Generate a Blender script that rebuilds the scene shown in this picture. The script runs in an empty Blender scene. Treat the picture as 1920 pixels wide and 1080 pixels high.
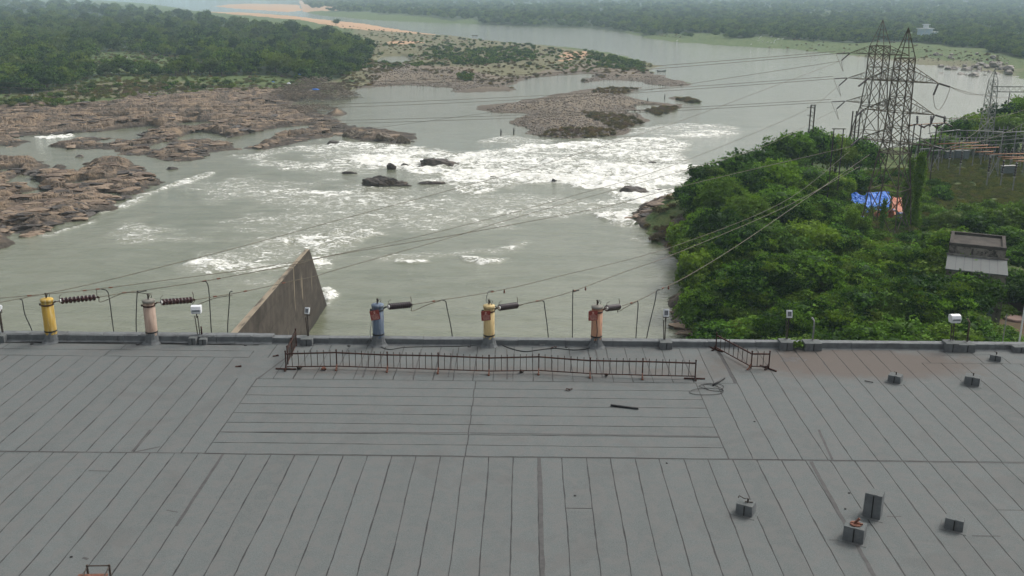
import bpy, math, random
import numpy as np
from mathutils import Matrix, Vector
from math import sin, cos, pi, radians, atan2, sqrt

# ------------------------------------------------------------------ camera, world, sun, exposure
SC = bpy.context.scene
COL = SC.collection
FPX = 1850.0
TILT, YAW, ROLL = radians(16.6), radians(0.74), radians(0.3)
CAM = np.array([0.0, 0.0, 45.0])


def _rx(a): return np.array([[1, 0, 0], [0, cos(a), -sin(a)], [0, sin(a), cos(a)]])
def _rz(a): return np.array([[cos(a), -sin(a), 0], [sin(a), cos(a), 0], [0, 0, 1]])


RC = _rz(YAW) @ _rx(pi / 2 - TILT) @ _rz(ROLL)
cd = bpy.data.cameras.new('camera')
cam = bpy.data.objects.new('camera', cd)
COL.objects.link(cam)
cd.sensor_width = 36.0
cd.lens = FPX / 1920 * 36.0
cd.clip_start = 0.5
cd.clip_end = 30000
cam.matrix_world = Matrix.Translation(CAM.tolist()) @ Matrix(RC.tolist()).to_4x4()
SC.camera = cam

W = bpy.data.worlds.new('World')
SC.world = W
W.use_nodes = True
SUN_EL, SUN_AZ = radians(48), radians(50)      # azimuth measured from +Y towards +X
wn = W.node_tree
sky = wn.nodes.new('ShaderNodeTexSky')
sky.sky_type = 'NISHITA'
sky.sun_disc = False
sky.sun_elevation = SUN_EL
sky.sun_rotation = SUN_AZ
sky.dust_density = 7.0
sky.air_density = 1.2
hs = wn.nodes.new('ShaderNodeHueSaturation')
hs.inputs['Saturation'].default_value = 0.22
bgn = wn.nodes['Background']
wn.links.new(sky.outputs[0], hs.inputs['Color'])
wn.links.new(hs.outputs[0], bgn.inputs['Color'])
bgn.inputs['Strength'].default_value = 0.128
sd_ = bpy.data.lights.new('sun', 'SUN')
sd_.energy = 0.75
sd_.angle = radians(14)
sd_.color = (1.0, 0.96, 0.9)
sun = bpy.data.objects.new('sun', sd_)
COL.objects.link(sun)
_dir = Vector((sin(SUN_AZ) * cos(SUN_EL), cos(SUN_AZ) * cos(SUN_EL), sin(SUN_EL)))
sun.rotation_euler = _dir.to_track_quat('Z', 'Y').to_euler()
sun.location = (60, 60, 200)
SC.view_settings.view_transform = 'Standard'
SC.view_settings.look = 'None'
SC.view_settings.exposure = 0.43
SC.view_settings.gamma = 1.0
SC.cycles.max_bounces = 5
SC.cycles.diffuse_bounces = 2
SC.cycles.glossy_bounces = 2
SC.cycles.transmission_bounces = 2
SC.cycles.volume_bounces = 1
SC.cycles.transparent_max_bounces = 4
SC.cycles.use_denoising = True
SC.cycles.use_adaptive_sampling = True
SC.cycles.adaptive_threshold = 0.02

rng = np.random.default_rng(7)
random.seed(7)


# ------------------------------------------------------------------ geometry helpers
def gp(px, py, z=0.0):
    """point of the horizontal plane at height z seen at photo pixel (px, py)"""
    d = RC @ np.array([(px - 960) / FPX, -(py - 540) / FPX, -1.0])
    return CAM + d * ((z - CAM[2]) / d[2])


def dp(px, py, y):
    """point at forward distance y seen at photo pixel (px, py)"""
    d = RC @ np.array([(px - 960) / FPX, -(py - 540) / FPX, -1.0])
    return CAM + d * (y / d[1])


def prj(P):
    P = np.atleast_2d(P)
    d = (P - CAM) @ RC
    return np.stack([960 + FPX * d[:, 0] / -d[:, 2], 540 - FPX * d[:, 1] / -d[:, 2]], 1)


def tag(o, label=None, cat=None, group=None, kind=None):
    if label: o['label'] = label
    if cat: o['category'] = cat
    if group: o['group'] = group
    if kind: o['kind'] = kind
    return o


def empty(name, loc=(0, 0, 0), rz=0.0):
    o = bpy.data.objects.new(name, None)
    o.empty_display_size = 0.3
    o.location = tuple(float(v) for v in loc)
    o.rotation_euler = (0, 0, rz)
    COL.objects.link(o)
    return o


def link(me, name, mat=None, parent=None, col=None, loc=None):
    o = bpy.data.objects.new(name, me)
    (col or COL).objects.link(o)
    if mat is not None and not me.materials:
        me.materials.append(mat)
    if parent is not None:
        o.parent = parent
    if loc is not None:
        o.location = tuple(float(v) for v in loc)
    return o


def np_mesh(name, V, Fc, attrs=None, smooth=False):
    """V (n,3), Fc (m,k) of one polygon size"""
    me = bpy.data.meshes.new(name)
    V = np.asarray(V, np.float32)
    Fc = np.asarray(Fc, np.int32)
    k = Fc.shape[1]
    me.vertices.add(len(V))
    me.vertices.foreach_set('co', V.ravel())
    me.loops.add(Fc.size)
    me.loops.foreach_set('vertex_index', Fc.ravel())
    me.polygons.add(len(Fc))
    me.polygons.foreach_set('loop_start', np.arange(0, Fc.size, k, dtype=np.int32))
    me.polygons.foreach_set('loop_total', np.full(len(Fc), k, np.int32))
    me.polygons.foreach_set('use_smooth', np.full(len(Fc), smooth, bool))
    me.update(calc_edges=True)
    for n, a in (attrs or {}).items():
        at = me.attributes.new(n, 'FLOAT', 'POINT')
        at.data.foreach_set('value', np.asarray(a, np.float32))
    return me


class MB:
    def __init__(s):
        s.v = []; s.f = []; s.sm = []

    def add(s, vs, fs, sm=False):
        n = len(s.v)
        s.v += [tuple(float(c) for c in v) for v in vs]
        s.f += [tuple(i + n for i in f) for f in fs]
        s.sm += [sm] * len(fs)

    def box(s, c, d, rz=0.0, top=1.0, M=None):
        cx, cy, cz = c; dx, dy, dz = d[0] / 2, d[1] / 2, d[2] / 2
        vs = []
        for z, k in ((-dz, 1.0), (dz, top)):
            for x, y in ((-dx, -dy), (dx, -dy), (dx, dy), (-dx, dy)):
                x2, y2 = x * k, y * k
                p = Vector((x2, y2, z))
                if M is not None:
                    p = M @ p
                elif rz:
                    p = Vector((x2 * cos(rz) - y2 * sin(rz), x2 * sin(rz) + y2 * cos(rz), z))
                vs.append((p.x + cx, p.y + cy, p.z + cz))
        s.add(vs, [(3, 2, 1, 0), (4, 5, 6, 7), (0, 1, 5, 4), (1, 2, 6, 5), (2, 3, 7, 6), (3, 0, 4, 7)])

    def bar(s, p, q, w, h=None):
        h = h or w
        p = Vector([float(a) for a in p]); q = Vector([float(a) for a in q])
        d = q - p
        L = d.length
        if L < 1e-6: return
        u = d / L
        a = Vector((0, 0, 1)) if abs(u.z) < 0.95 else Vector((0, 1, 0))
        x = u.cross(a).normalized(); y = x.cross(u)
        vs = []
        for o in (p, q):
            for sx, sy in ((-1, -1), (1, -1), (1, 1), (-1, 1)):
                vs.append(tuple(o + x * sx * w / 2 + y * sy * h / 2))
        s.add(vs, [(3, 2, 1, 0), (4, 5, 6, 7), (0, 1, 5, 4), (1, 2, 6, 5), (2, 3, 7, 6), (3, 0, 4, 7)])

    def lathe(s, prof, n=12, c=(0, 0, 0), M=None, sm=True):
        vs = []; fs = []
        for r, z in prof:
            for k in range(n):
                a = 2 * pi * k / n
                p = Vector((r * cos(a), r * sin(a), z))
                if M is not None: p = M @ p
                vs.append((p.x + c[0], p.y + c[1], p.z + c[2]))
        for i in range(len(prof) - 1):
            for k in range(n):
                k2 = (k + 1) % n
                fs.append((i * n + k, i * n + k2, (i + 1) * n + k2, (i + 1) * n + k))
        s.add(vs, fs, sm)
        m = len(prof) - 1
        s.add([vs[k] for k in range(n)], [tuple(reversed(range(n)))])
        s.add([vs[m * n + k] for k in range(n)], [tuple(range(n))])

    def tube(s, pts, r, n=5):
        pts = [Vector([float(a) for a in p]) for p in pts]
        vs = []; fs = []
        for i, p in enumerate(pts):
            d = (pts[min(i + 1, len(pts) - 1)] - pts[max(i - 1, 0)]).normalized()
            a = Vector((0, 0, 1)) if abs(d.z) < 0.9 else Vector((0, 1, 0))
            x = d.cross(a).normalized(); y = x.cross(d)
            rr = r[i] if isinstance(r, (list, tuple)) else r
            for k in range(n):
                t = 2 * pi * k / n
                vs.append(tuple(p + x * cos(t) * rr + y * sin(t) * rr))
        for i in range(len(pts) - 1):
            for k in range(n):
                k2 = (k + 1) % n
                fs.append((i * n + k, i * n + k2, (i + 1) * n + k2, (i + 1) * n + k))
        fs.append(tuple(reversed(range(n)))); fs.append(tuple(range((len(pts) - 1) * n, len(pts) * n)))
        s.add(vs, fs, True)

    def mesh(s, name):
        me = bpy.data.meshes.new(name)
        me.from_pydata(s.v, [], s.f)
        me.polygons.foreach_set('use_smooth', np.array(s.sm, bool))
        me.update()
        return me

    def build(s, name, mat, parent=None, loc=None, bevel=0.0):
        o = link(s.mesh(name), name, mat, parent, loc=loc)
        if bevel:
            b = o.modifiers.new('bevel', 'BEVEL'); b.width = bevel; b.segments = 2
            b.limit_method = 'ANGLE'; b.angle_limit = radians(40)
        return o


def children(o):
    return [c for c in bpy.data.objects if c.parent is o]


def copy_tree(o, loc, rz=0.0, sc=1.0, label=None):
    r = o.copy(); COL.objects.link(r)
    r.location = tuple(float(v) for v in loc); r.rotation_euler = (0, 0, rz)
    r.scale = (sc, sc, sc) if not isinstance(sc, (tuple, list)) else sc
    if label: r['label'] = label
    for ch in o.children:
        c = ch.copy(); COL.objects.link(c); c.parent = r
        for g in ch.children:
            d = g.copy(); COL.objects.link(d); d.parent = c
    return r


# ------------------------------------------------------------------ noise (numpy)
def _hash(ix, iy, seed):
    h = (ix.astype(np.int64) * 374761393 + iy.astype(np.int64) * 668265263 + seed * 974634777) & 0xffffffff
    h = ((h ^ (h >> 13)) * 1274126177) & 0xffffffff
    h = ((h ^ (h >> 16)) * 2246822519) & 0xffffffff
    return ((h ^ (h >> 15)) & 0xffffff) / float(0xffffff)


def vnoise(x, y, seed=0):
    ix = np.floor(x); iy = np.floor(y)
    fx = x - ix; fy = y - iy
    fx = fx * fx * fx * (fx * (fx * 6 - 15) + 10); fy = fy * fy * fy * (fy * (fy * 6 - 15) + 10)
    a = _hash(ix, iy, seed); b = _hash(ix + 1, iy, seed); c = _hash(ix, iy + 1, seed); d = _hash(ix + 1, iy + 1, seed)
    return (a + (b - a) * fx) * (1 - fy) + (c + (d - c) * fx) * fy


def fbm(x, y, seed=0, o=4):
    t = np.zeros_like(x); a = 0.5; n = 0
    for k in range(o):
        t += a * vnoise(x * 2 ** k + 17.3 * k, y * 2 ** k - 9.1 * k, seed + k); n += a; a *= 0.5
    return t / n


def facets(x, y, seed):
    """tilted plates: every Voronoi cell is a plane of its own; returns height -1..1 and crack 0..1"""
    ix = np.floor(x); iy = np.floor(y)
    best = np.full(x.shape, 9.0); sec = np.full(x.shape, 9.0); h = np.zeros_like(x)
    for dx in (-1, 0, 1):
        for dy in (-1, 0, 1):
            cx = ix + dx; cy = iy + dy
            qx = cx + _hash(cx, cy, seed); qy = cy + _hash(cx, cy, seed + 1)
            ex = x - qx; ey = y - qy
            d = np.sqrt(ex * ex + ey * ey)
            hh = (_hash(cx, cy, seed + 2) - 0.5) * 1.1 + ex * (_hash(cx, cy, seed + 3) - 0.35) * 1.6 + ey * (_hash(cx, cy, seed + 4) - 0.4) * 1.6
            m = d < best
            sec = np.where(m, best, np.minimum(sec, d))
            h = np.where(m, hh, h)
            best = np.where(m, d, best)
    return h, np.clip((sec - best) * 4, 0, 1)


def sst(a, b, x):
    t = np.clip((x - a) / (b - a), 0, 1)
    return t * t * (3 - 2 * t)


def sdpoly(X, Y, poly):
    """signed distance, positive inside"""
    n = len(poly)
    d2 = np.full(X.shape, 1e18); ins = np.zeros(X.shape, bool)
    for i in range(n):
        x0, y0 = poly[i]; x1, y1 = poly[(i + 1) % n]
        ex, ey = x1 - x0, y1 - y0
        L = ex * ex + ey * ey + 1e-9
        t = np.clip(((X - x0) * ex + (Y - y0) * ey) / L, 0, 1)
        dx = X - x0 - t * ex; dy = Y - y0 - t * ey
        d2 = np.minimum(d2, dx * dx + dy * dy)
        if y0 != y1:
            c = ((y0 > Y) != (y1 > Y)) & (X < (x1 - x0) * (Y - y0) / (y1 - y0) + x0)
            ins ^= c
    d = np.sqrt(d2)
    return np.where(ins, d, -d)


def wpoly(pts, z=0.0):
    return [tuple(gp(px, py, z)[:2]) for px, py in pts]


def inpoly(X, Y, poly):
    ins = np.zeros(X.shape, bool)
    n = len(poly)
    for i in range(n):
        x0, y0 = poly[i]; x1, y1 = poly[(i + 1) % n]
        if y0 != y1:
            ins ^= ((y0 > Y) != (y1 > Y)) & (X < (x1 - x0) * (Y - y0) / (y1 - y0) + x0)
    return ins


# ------------------------------------------------------------------ materials
class NT:
    def __init__(s, name):
        s.m = bpy.data.materials.new(name); s.m.use_nodes = True
        s.t = s.m.node_tree; s.b = s.t.nodes['Principled BSDF']
        s.out = s.t.nodes['Material Output']

    def n(s, kind, **kw):
        nd = s.t.nodes.new('ShaderNode' + kind)
        for k, v in kw.items():
            if k in nd.inputs: nd.inputs[k].default_value = v
            else: setattr(nd, k, v)
        return nd

    def l(s, a, b): s.t.links.new(a, b)

    def noise(s, scale, detail=4.0, rough=0.55, dist=0.0, vec=None, st=None):
        nd = s.n('TexNoise'); nd.inputs['Scale'].default_value = scale
        nd.inputs['Detail'].default_value = detail; nd.inputs['Roughness'].default_value = rough
        nd.inputs['Distortion'].default_value = dist
        if st is not None:
            mp = s.n('Mapping'); mp.inputs['Scale'].default_value = st
            s.l(vec if vec is not None else s.pos(), mp.inputs['Vector']); vec = mp.outputs[0]
        s.l(vec if vec is not None else s.pos(), nd.inputs['Vector'])
        return nd.outputs['Fac']

    def pos(s):
        if not hasattr(s, '_p'):
            s._p = s.n('TexCoord').outputs['Object']
        return s._p

    def attr(s, name):
        a = s.n('Attribute'); a.attribute_name = name
        return a.outputs['Fac']

    def math(s, op, a, b=None, c=None):
        nd = s.n('Math', operation=op)
        for i, v in enumerate((a, b, c)):
            if v is None: continue
            if isinstance(v, (int, float)): nd.inputs[i].default_value = v
            else: s.l(v, nd.inputs[i])
        return nd.outputs[0]

    def ss(s, x, a, b, lo=0.0, hi=1.0):
        nd = s.n('MapRange', interpolation_type='SMOOTHSTEP')
        s.l(x, nd.inputs['Value'])
        for k, v in (('From Min', a), ('From Max', b), ('To Min', lo), ('To Max', hi)):
            if isinstance(v, (int, float)): nd.inputs[k].default_value = v
            else: s.l(v, nd.inputs[k])
        return nd.outputs[0]

    def mix(s, f, a, b, mode='MIX'):
        nd = s.n('MixRGB', blend_type=mode)
        for i, v in ((0, f), (1, a), (2, b)):
            if isinstance(v, (int, float)): nd.inputs[i].default_value = v
            elif isinstance(v, tuple): nd.inputs[i].default_value = (*v[:3], 1.0)
            else: s.l(v, nd.inputs[i])
        return nd.outputs[0]

    def col(s, c):
        if isinstance(c, tuple): s.b.inputs['Base Color'].default_value = (*c[:3], 1)
        else: s.l(c, s.b.inputs['Base Color'])

    def bump(s, h, strength, dist=0.05, prev=None):
        b = s.n('Bump'); b.inputs['Strength'].default_value = strength; b.inputs['Distance'].default_value = dist
        s.l(h, b.inputs['Height'])
        if prev is not None: s.l(prev, b.inputs['Normal'])
        return b.outputs[0]

    def rough(s, r, spec=0.3, metal=0.0):
        if isinstance(r, (int, float)): s.b.inputs['Roughness'].default_value = r
        else: s.l(r, s.b.inputs['Roughness'])
        s.b.inputs['Specular IOR Level'].default_value = spec
        s.b.inputs['Metallic'].default_value = metal

    def nrm(s, n): s.l(n, s.b.inputs['Normal'])


def worn(name, c1, c2, scale=3.0, rough=0.75, spec=0.3, metal=0.0, stain=None, stain_scale=1.0, bump=0.3, st=None, thr=(0.5, 0.7)):
    m = NT(name)
    n1 = m.noise(scale, 6, 0.65, 0.3, st=st)
    c = m.mix(m.ss(n1, 0.35, 0.68), c1, c2)
    if stain:
        n2 = m.noise(stain_scale, 5, 0.7, 0.6, st=st)
        c = m.mix(m.ss(n2, thr[0], thr[1]), c, stain)
    m.col(c); m.rough(rough, spec, metal)
    m.nrm(m.bump(m.noise(scale * 6, 4, 0.6), bump, 0.01))
    return m.m


M = {}
M['concrete'] = worn('weathered_concrete', (0.26, 0.25, 0.22), (0.17, 0.16, 0.14), 1.2, 0.9, 0.15, stain=(0.09, 0.08, 0.07), stain_scale=0.5)
M['felt_side'] = worn('felt_flashing', (0.160, 0.172, 0.175), (0.115, 0.122, 0.125), 2.5, 0.8, 0.25, stain=(0.07, 0.07, 0.07), stain_scale=1.3, thr=(0.56, 0.75))
M['bitumen'] = worn('bitumen', (0.022, 0.022, 0.023), (0.036, 0.035, 0.033), 4, 0.65, 0.35)
M['tape'] = worn('bitumen_tape', (0.082, 0.081, 0.080), (0.062, 0.061, 0.060), 3, 0.8, 0.25)
M['rust'] = worn('rusty_paint', (0.055, 0.026, 0.022), (0.036, 0.021, 0.018), 9, 0.8, 0.2, stain=(0.12, 0.05, 0.03), stain_scale=5)
M['rust_light'] = worn('rust_bracket', (0.20, 0.09, 0.06), (0.12, 0.055, 0.04), 12, 0.85, 0.2)
M['dark_iron'] = worn('dark_iron', (0.05, 0.042, 0.038), (0.09, 0.07, 0.055), 12, 0.75, 0.3)
M['steel'] = worn('galvanised_steel', (0.125, 0.10, 0.072), (0.07, 0.054, 0.040), 0.9, 0.8, 0.25, 0.0, stain=(0.20, 0.17, 0.13), stain_scale=0.6)
M['steel_pale'] = worn('pale_galvanised_steel', (0.30, 0.31, 0.29), (0.20, 0.20, 0.18), 1.5, 0.7, 0.4, 0.1)
M['wire'] = worn('conductor', (0.10, 0.09, 0.07), (0.15, 0.12, 0.08), 2, 0.7, 0.3)
M['cable'] = worn('black_cable', (0.025, 0.025, 0.027), (0.04, 0.04, 0.04), 5, 0.6, 0.3)
M['cable_pale'] = worn('grey_cable', (0.35, 0.35, 0.34), (0.2, 0.2, 0.2), 5, 0.6, 0.3)
M['porcelain'] = worn('brown_porcelain', (0.055, 0.016, 0.014), (0.035, 0.012, 0.012), 9, 0.2, 0.6, bump=0.0)
M['porcelain_grey'] = worn('dark_porcelain', (0.05, 0.032, 0.034), (0.03, 0.022, 0.024), 9, 0.22, 0.6, bump=0.0)
M['white_cap'] = worn('white_fitting', (0.7, 0.7, 0.68), (0.5, 0.5, 0.47), 9, 0.5, 0.4)
M['white'] = worn('white_housing', (0.80, 0.82, 0.84), (0.66, 0.68, 0.70), 4, 0.45, 0.4, bump=0.05)
M['lens'] = worn('lamp_lens', (0.10, 0.11, 0.12), (0.16, 0.17, 0.18), 4, 0.2, 0.6, bump=0.0)
def paint(n, c1, c2, st, thr=(0.50, 0.70)):
    return worn(n, c1, c2, 2.2, 0.7, 0.3, stain=st, stain_scale=1.6, st=(4.0, 4.0, 0.35), thr=thr)
M['yellow'] = paint('faded_yellow_paint', (0.52, 0.33, 0.05), (0.42, 0.27, 0.06), (0.60, 0.50, 0.27))
M['buff'] = paint('bleached_pink_paint', (0.50, 0.38, 0.30), (0.38, 0.27, 0.21), (0.27, 0.19, 0.15))
M['blue'] = paint('faded_blue_paint', (0.13, 0.172, 0.235), (0.09, 0.122, 0.17), (0.26, 0.285, 0.31))
M['cream'] = paint('faded_cream_paint', (0.62, 0.48, 0.24), (0.52, 0.40, 0.19), (0.38, 0.26, 0.12))
M['salmon'] = paint('faded_salmon_paint', (0.42, 0.21, 0.13), (0.55, 0.33, 0.21), (0.22, 0.12, 0.09))
M['sign'] = worn('red_sign_paint', (0.30, 0.055, 0.04), (0.22, 0.045, 0.035), 8, 0.6, 0.3, stain=(0.42, 0.18, 0.13), stain_scale=6, thr=(0.58, 0.7))
M['sign_ink'] = worn('faded_white_lettering', (0.62, 0.42, 0.36), (0.45, 0.25, 0.21), 12, 0.7, 0.3)
M['blue_plastic'] = worn('blue_tarpaulin', (0.03, 0.15, 0.55), (0.04, 0.19, 0.60), 1.5, 0.55, 0.3, stain=(0.22, 0.40, 0.72), stain_scale=1.4, thr=(0.66, 0.72))
M['orange_plastic'] = worn('orange_sheet', (0.55, 0.16, 0.08), (0.42, 0.22, 0.15), 1.4, 0.6, 0.3)
M['barrel'] = worn('blue_drum', (0.03, 0.07, 0.2), (0.04, 0.1, 0.26), 4, 0.4, 0.4)
M['orange_pipe'] = worn('oxidised_busbar', (0.42, 0.20, 0.10), (0.32, 0.17, 0.09), 2, 0.6, 0.3)
M['grey_box'] = worn('grey_cabinet', (0.20, 0.23, 0.24), (0.14, 0.16, 0.17), 2, 0.6, 0.3)
M['dark_wood'] = worn('dark_driftwood', (0.17, 0.14, 0.11), (0.33, 0.28, 0.22), 0.6, 0.9, 0.1)
M['boat'] = worn('tarred_boat_wood', (0.03, 0.028, 0.025), (0.06, 0.05, 0.04), 2, 0.7, 0.3)
M['birds'] = worn('white_plumage', (0.8, 0.8, 0.78), (0.7, 0.7, 0.68), 2, 0.8, 0.2)
M['house_wall'] = worn('blue_white_plaster', (0.42, 0.55, 0.70), (0.55, 0.62, 0.70), 0.5, 0.8, 0.2)
M['house_roof'] = worn('white_plaster_roof', (0.75, 0.78, 0.80), (0.62, 0.66, 0.70), 0.5, 0.8, 0.2)
M['trunk'] = worn('bark', (0.11, 0.085, 0.06), (0.06, 0.05, 0.04), 3, 0.9, 0.1)
M['path'] = worn('brown_soil', (0.13, 0.09, 0.06), (0.09, 0.075, 0.045), 0.8, 0.95, 0.1)


def felt_mat():
    m = NT('roofing_felt')
    sp = m.noise(26, 5, 0.75)
    c = m.mix(m.ss(sp, 0.32, 0.70), (0.100, 0.112, 0.112), (0.166, 0.179, 0.177))
    tone = m.attr('tone')
    t1 = m.noise(0.55, 4, 0.6, 0.4, st=(1.6, 0.35, 1))
    k = m.math('ADD', m.math('MULTIPLY', tone, 0.07), m.math('MULTIPLY', t1, 0.42))
    c = m.mix(1.0, c, m.mix(m.math('ADD', k, 0.02), (0.80, 0.80, 0.79), (1.22, 1.23, 1.23)), 'MULTIPLY')
    c = m.mix(m.ss(m.noise(1.7, 5, 0.65, 0.6), 0.42, 0.62, 0.0, 0.5), c, (0.142, 0.138, 0.133))
    c = m.mix(m.ss(m.noise(0.22, 4, 0.6, 1.0), 0.56, 0.64, 0.0, 0.22), c, (0.095, 0.092, 0.088))
    # wind-blown soil that has settled: where the soil attribute of the sheet is high
    s1 = m.noise(0.9, 6, 0.7, 0.5)
    f = m.ss(m.math('ADD', m.attr('soil'), m.math('MULTIPLY', m.math('SUBTRACT', s1, 0.5), 1.1)), 0.25, 0.95)
    c = m.mix(m.math('MULTIPLY', f, 0.85), c, (0.112, 0.093, 0.081))
    w = m.ss(m.math('ADD', m.attr('damp'), m.math('MULTIPLY', m.math('SUBTRACT', m.noise(0.8, 5, 0.6, 0.6), 0.5), 1.6)), 0.5, 0.62)
    c = m.mix(m.math('MULTIPLY', w, 0.7), c, (0.045, 0.043, 0.042))
    m.col(c)
    m.rough(m.math('SUBTRACT', 0.92, m.math('MULTIPLY', w, 0.5)), 0.2)
    m.nrm(m.bump(m.noise(60, 3, 0.7), 0.35, 0.004, m.bump(m.noise(1.3, 3, 0.5), 0.4, 0.02)))
    return m.m


M['felt'] = felt_mat()


def foliage_mat(name, dark, light, hue_var=0.5, trans=0.25):
    m = NT(name)
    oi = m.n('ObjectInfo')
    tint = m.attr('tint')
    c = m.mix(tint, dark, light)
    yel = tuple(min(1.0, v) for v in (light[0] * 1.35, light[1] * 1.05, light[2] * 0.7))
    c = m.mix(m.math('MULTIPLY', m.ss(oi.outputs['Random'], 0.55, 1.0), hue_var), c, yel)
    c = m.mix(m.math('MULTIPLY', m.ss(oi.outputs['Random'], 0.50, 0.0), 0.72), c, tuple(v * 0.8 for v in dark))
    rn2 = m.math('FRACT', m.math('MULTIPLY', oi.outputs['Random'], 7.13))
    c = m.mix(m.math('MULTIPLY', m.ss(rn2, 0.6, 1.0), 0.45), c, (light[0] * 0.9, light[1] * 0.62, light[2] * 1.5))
    m.col(c); m.rough(0.6, 0.06)
    tr = m.n('BsdfTranslucent'); m.l(c, tr.inputs['Color'])
    mx = m.n('MixShader'); mx.inputs[0].default_value = trans + 0.08
    m.l(m.b.outputs[0], mx.inputs[1]); m.l(tr.outputs[0], mx.inputs[2]); m.l(mx.outputs[0], m.out.inputs['Surface'])
    return m.m


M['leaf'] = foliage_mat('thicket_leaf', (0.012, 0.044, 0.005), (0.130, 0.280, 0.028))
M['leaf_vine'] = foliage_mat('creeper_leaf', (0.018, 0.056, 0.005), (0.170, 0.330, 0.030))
M['leaf_far'] = foliage_mat('forest_leaf', (0.011, 0.036, 0.006), (0.115, 0.205, 0.028), 0.7, 0.15)
M['leaf_scrub'] = foliage_mat('scrub_leaf', (0.095, 0.088, 0.036), (0.24, 0.205, 0.095), 0.5, 0.2)
M['leaf_grass'] = foliage_mat('dry_grass_blade', (0.085, 0.125, 0.030), (0.19, 0.215, 0.065), 0.6, 0.2)


def ground_mat():
    m = NT('river_bank_ground')
    n1 = m.noise(0.045, 6, 0.6, 0.5); n2 = m.noise(0.35, 6, 0.7, 0.4); n3 = m.noise(2.2, 5, 0.7)
    grass = m.mix(m.ss(n2, 0.38, 0.62), (0.055, 0.095, 0.028), (0.125, 0.150, 0.055))
    dry = m.mix(m.ss(n3, 0.35, 0.65), (0.115, 0.122, 0.058), (0.195, 0.170, 0.105))
    g = m.mix(m.ss(m.math('ADD', n1, m.math('MULTIPLY', m.math('SUBTRACT', m.attr('dry'), 0.5), 0.7)), 0.42, 0.62), grass, dry)
    rockc = m.mix(m.ss(n2, 0.36, 0.62), (0.180, 0.137, 0.095), (0.066, 0.053, 0.043))
    rockc = m.mix(m.ss(m.noise(0.12, 5, 0.65, 0.8), 0.46, 0.60), rockc, (0.285, 0.208, 0.136))
    rockc = m.mix(m.ss(m.noise(1.1, 6, 0.75, 1.2, st=(1, 2.4, 2)), 0.52, 0.64), rockc, (0.29, 0.23, 0.185))
    vor = m.n('TexVoronoi', feature='DISTANCE_TO_EDGE'); mp = m.n('Mapping'); mp.inputs['Scale'].default_value = (0.55, 0.85, 0.6); mp.inputs['Rotation'].default_value = (0, 0, -0.35)
    ds = m.n('VectorMath', operation='ADD'); nz_ = m.n('TexNoise'); nz_.inputs['Scale'].default_value = 0.5; nz_.inputs['Detail'].default_value = 4
    sc_ = m.n('VectorMath', operation='SCALE'); sc_.inputs['Scale'].default_value = 2.4
    m.l(m.pos(), nz_.inputs['Vector']); m.l(nz_.outputs['Color'], sc_.inputs[0]); m.l(m.pos(), ds.inputs[0]); m.l(sc_.outputs[0], ds.inputs[1]); m.l(ds.outputs[0], mp.inputs['Vector']); m.l(mp.outputs[0], vor.inputs['Vector'])
    rockc = m.mix(m.ss(vor.outputs['Distance'], 0.0, 0.10, 0.75, 0.0), rockc, (0.055, 0.047, 0.042))
    rockc = m.mix(m.ss(n3, 0.56, 0.72), rockc, (0.07, 0.06, 0.055))
    # waterline: rock that the river keeps wet is nearly black
    geo = m.n('NewGeometry'); sx = m.n('SeparateXYZ'); m.l(geo.outputs['Position'], sx.inputs[0])
    z = m.math('ADD', sx.outputs['Z'], m.math('MULTIPLY', m.math('SUBTRACT', n2, 0.5), 1.2))
    wet = m.ss(z, 0.25, 1.25, 1.0, 0.0)
    rockc = m.mix(m.math('MULTIPLY', wet, 0.72), rockc, (0.045, 0.042, 0.038))
    sand = m.mix(n3, (0.40, 0.25, 0.150), (0.52, 0.335, 0.205))
    cob = m.mix(m.ss(m.noise(1.4, 5, 0.75, 0.5), 0.4, 0.62), (0.14, 0.112, 0.082), (0.25, 0.205, 0.150))
    cob = m.mix(m.math('MULTIPLY', wet, 0.5), cob, (0.06, 0.05, 0.045))
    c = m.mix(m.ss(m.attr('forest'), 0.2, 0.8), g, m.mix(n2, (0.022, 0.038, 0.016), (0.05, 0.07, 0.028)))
    j = m.math('MULTIPLY', m.math('SUBTRACT', n2, 0.5), 0.9)
    c = m.mix(m.ss(m.math('ADD', m.attr('cobble'), j), 0.35, 0.65), c, cob)
    c = m.mix(m.ss(m.math('ADD', m.attr('sand'), j), 0.35, 0.65), c, sand)
    c = m.mix(m.ss(m.math('ADD', m.attr('rock'), m.math('MULTIPLY', j, 0.7)), 0.4, 0.6), c, rockc)
    m.col(c); m.rough(0.92, 0.15)
    m.nrm(m.bump(m.noise(1.3, 6, 0.75), 0.8, 0.5))
    return m.m


def rock_mat(name='black_river_rock', a=(0.062, 0.054, 0.048), b=(0.12, 0.10, 0.085), c3=(0.17, 0.13, 0.10)):
    m = NT(name)
    c = m.mix(m.ss(m.noise(0.8, 6, 0.7, 0.5), 0.4, 0.62), a, b)
    c = m.mix(m.ss(m.noise(0.5, 4, 0.7, 0.9), 0.55, 0.68), c, c3)
    m.col(c); m.rough(0.7, 0.3)
    m.nrm(m.bump(m.noise(2.2, 6, 0.7), 0.7, 0.2))
    return m.m


M['ground'] = ground_mat()
M['rock'] = rock_mat()
M['stone'] = rock_mat('river_stone', (0.13, 0.103, 0.078), (0.25, 0.205, 0.155), (0.29, 0.255, 0.21))
M['pale_rock'] = rock_mat('pale_bank_boulder', (0.22, 0.19, 0.165), (0.33, 0.29, 0.25), (0.4, 0.33, 0.27))


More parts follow.
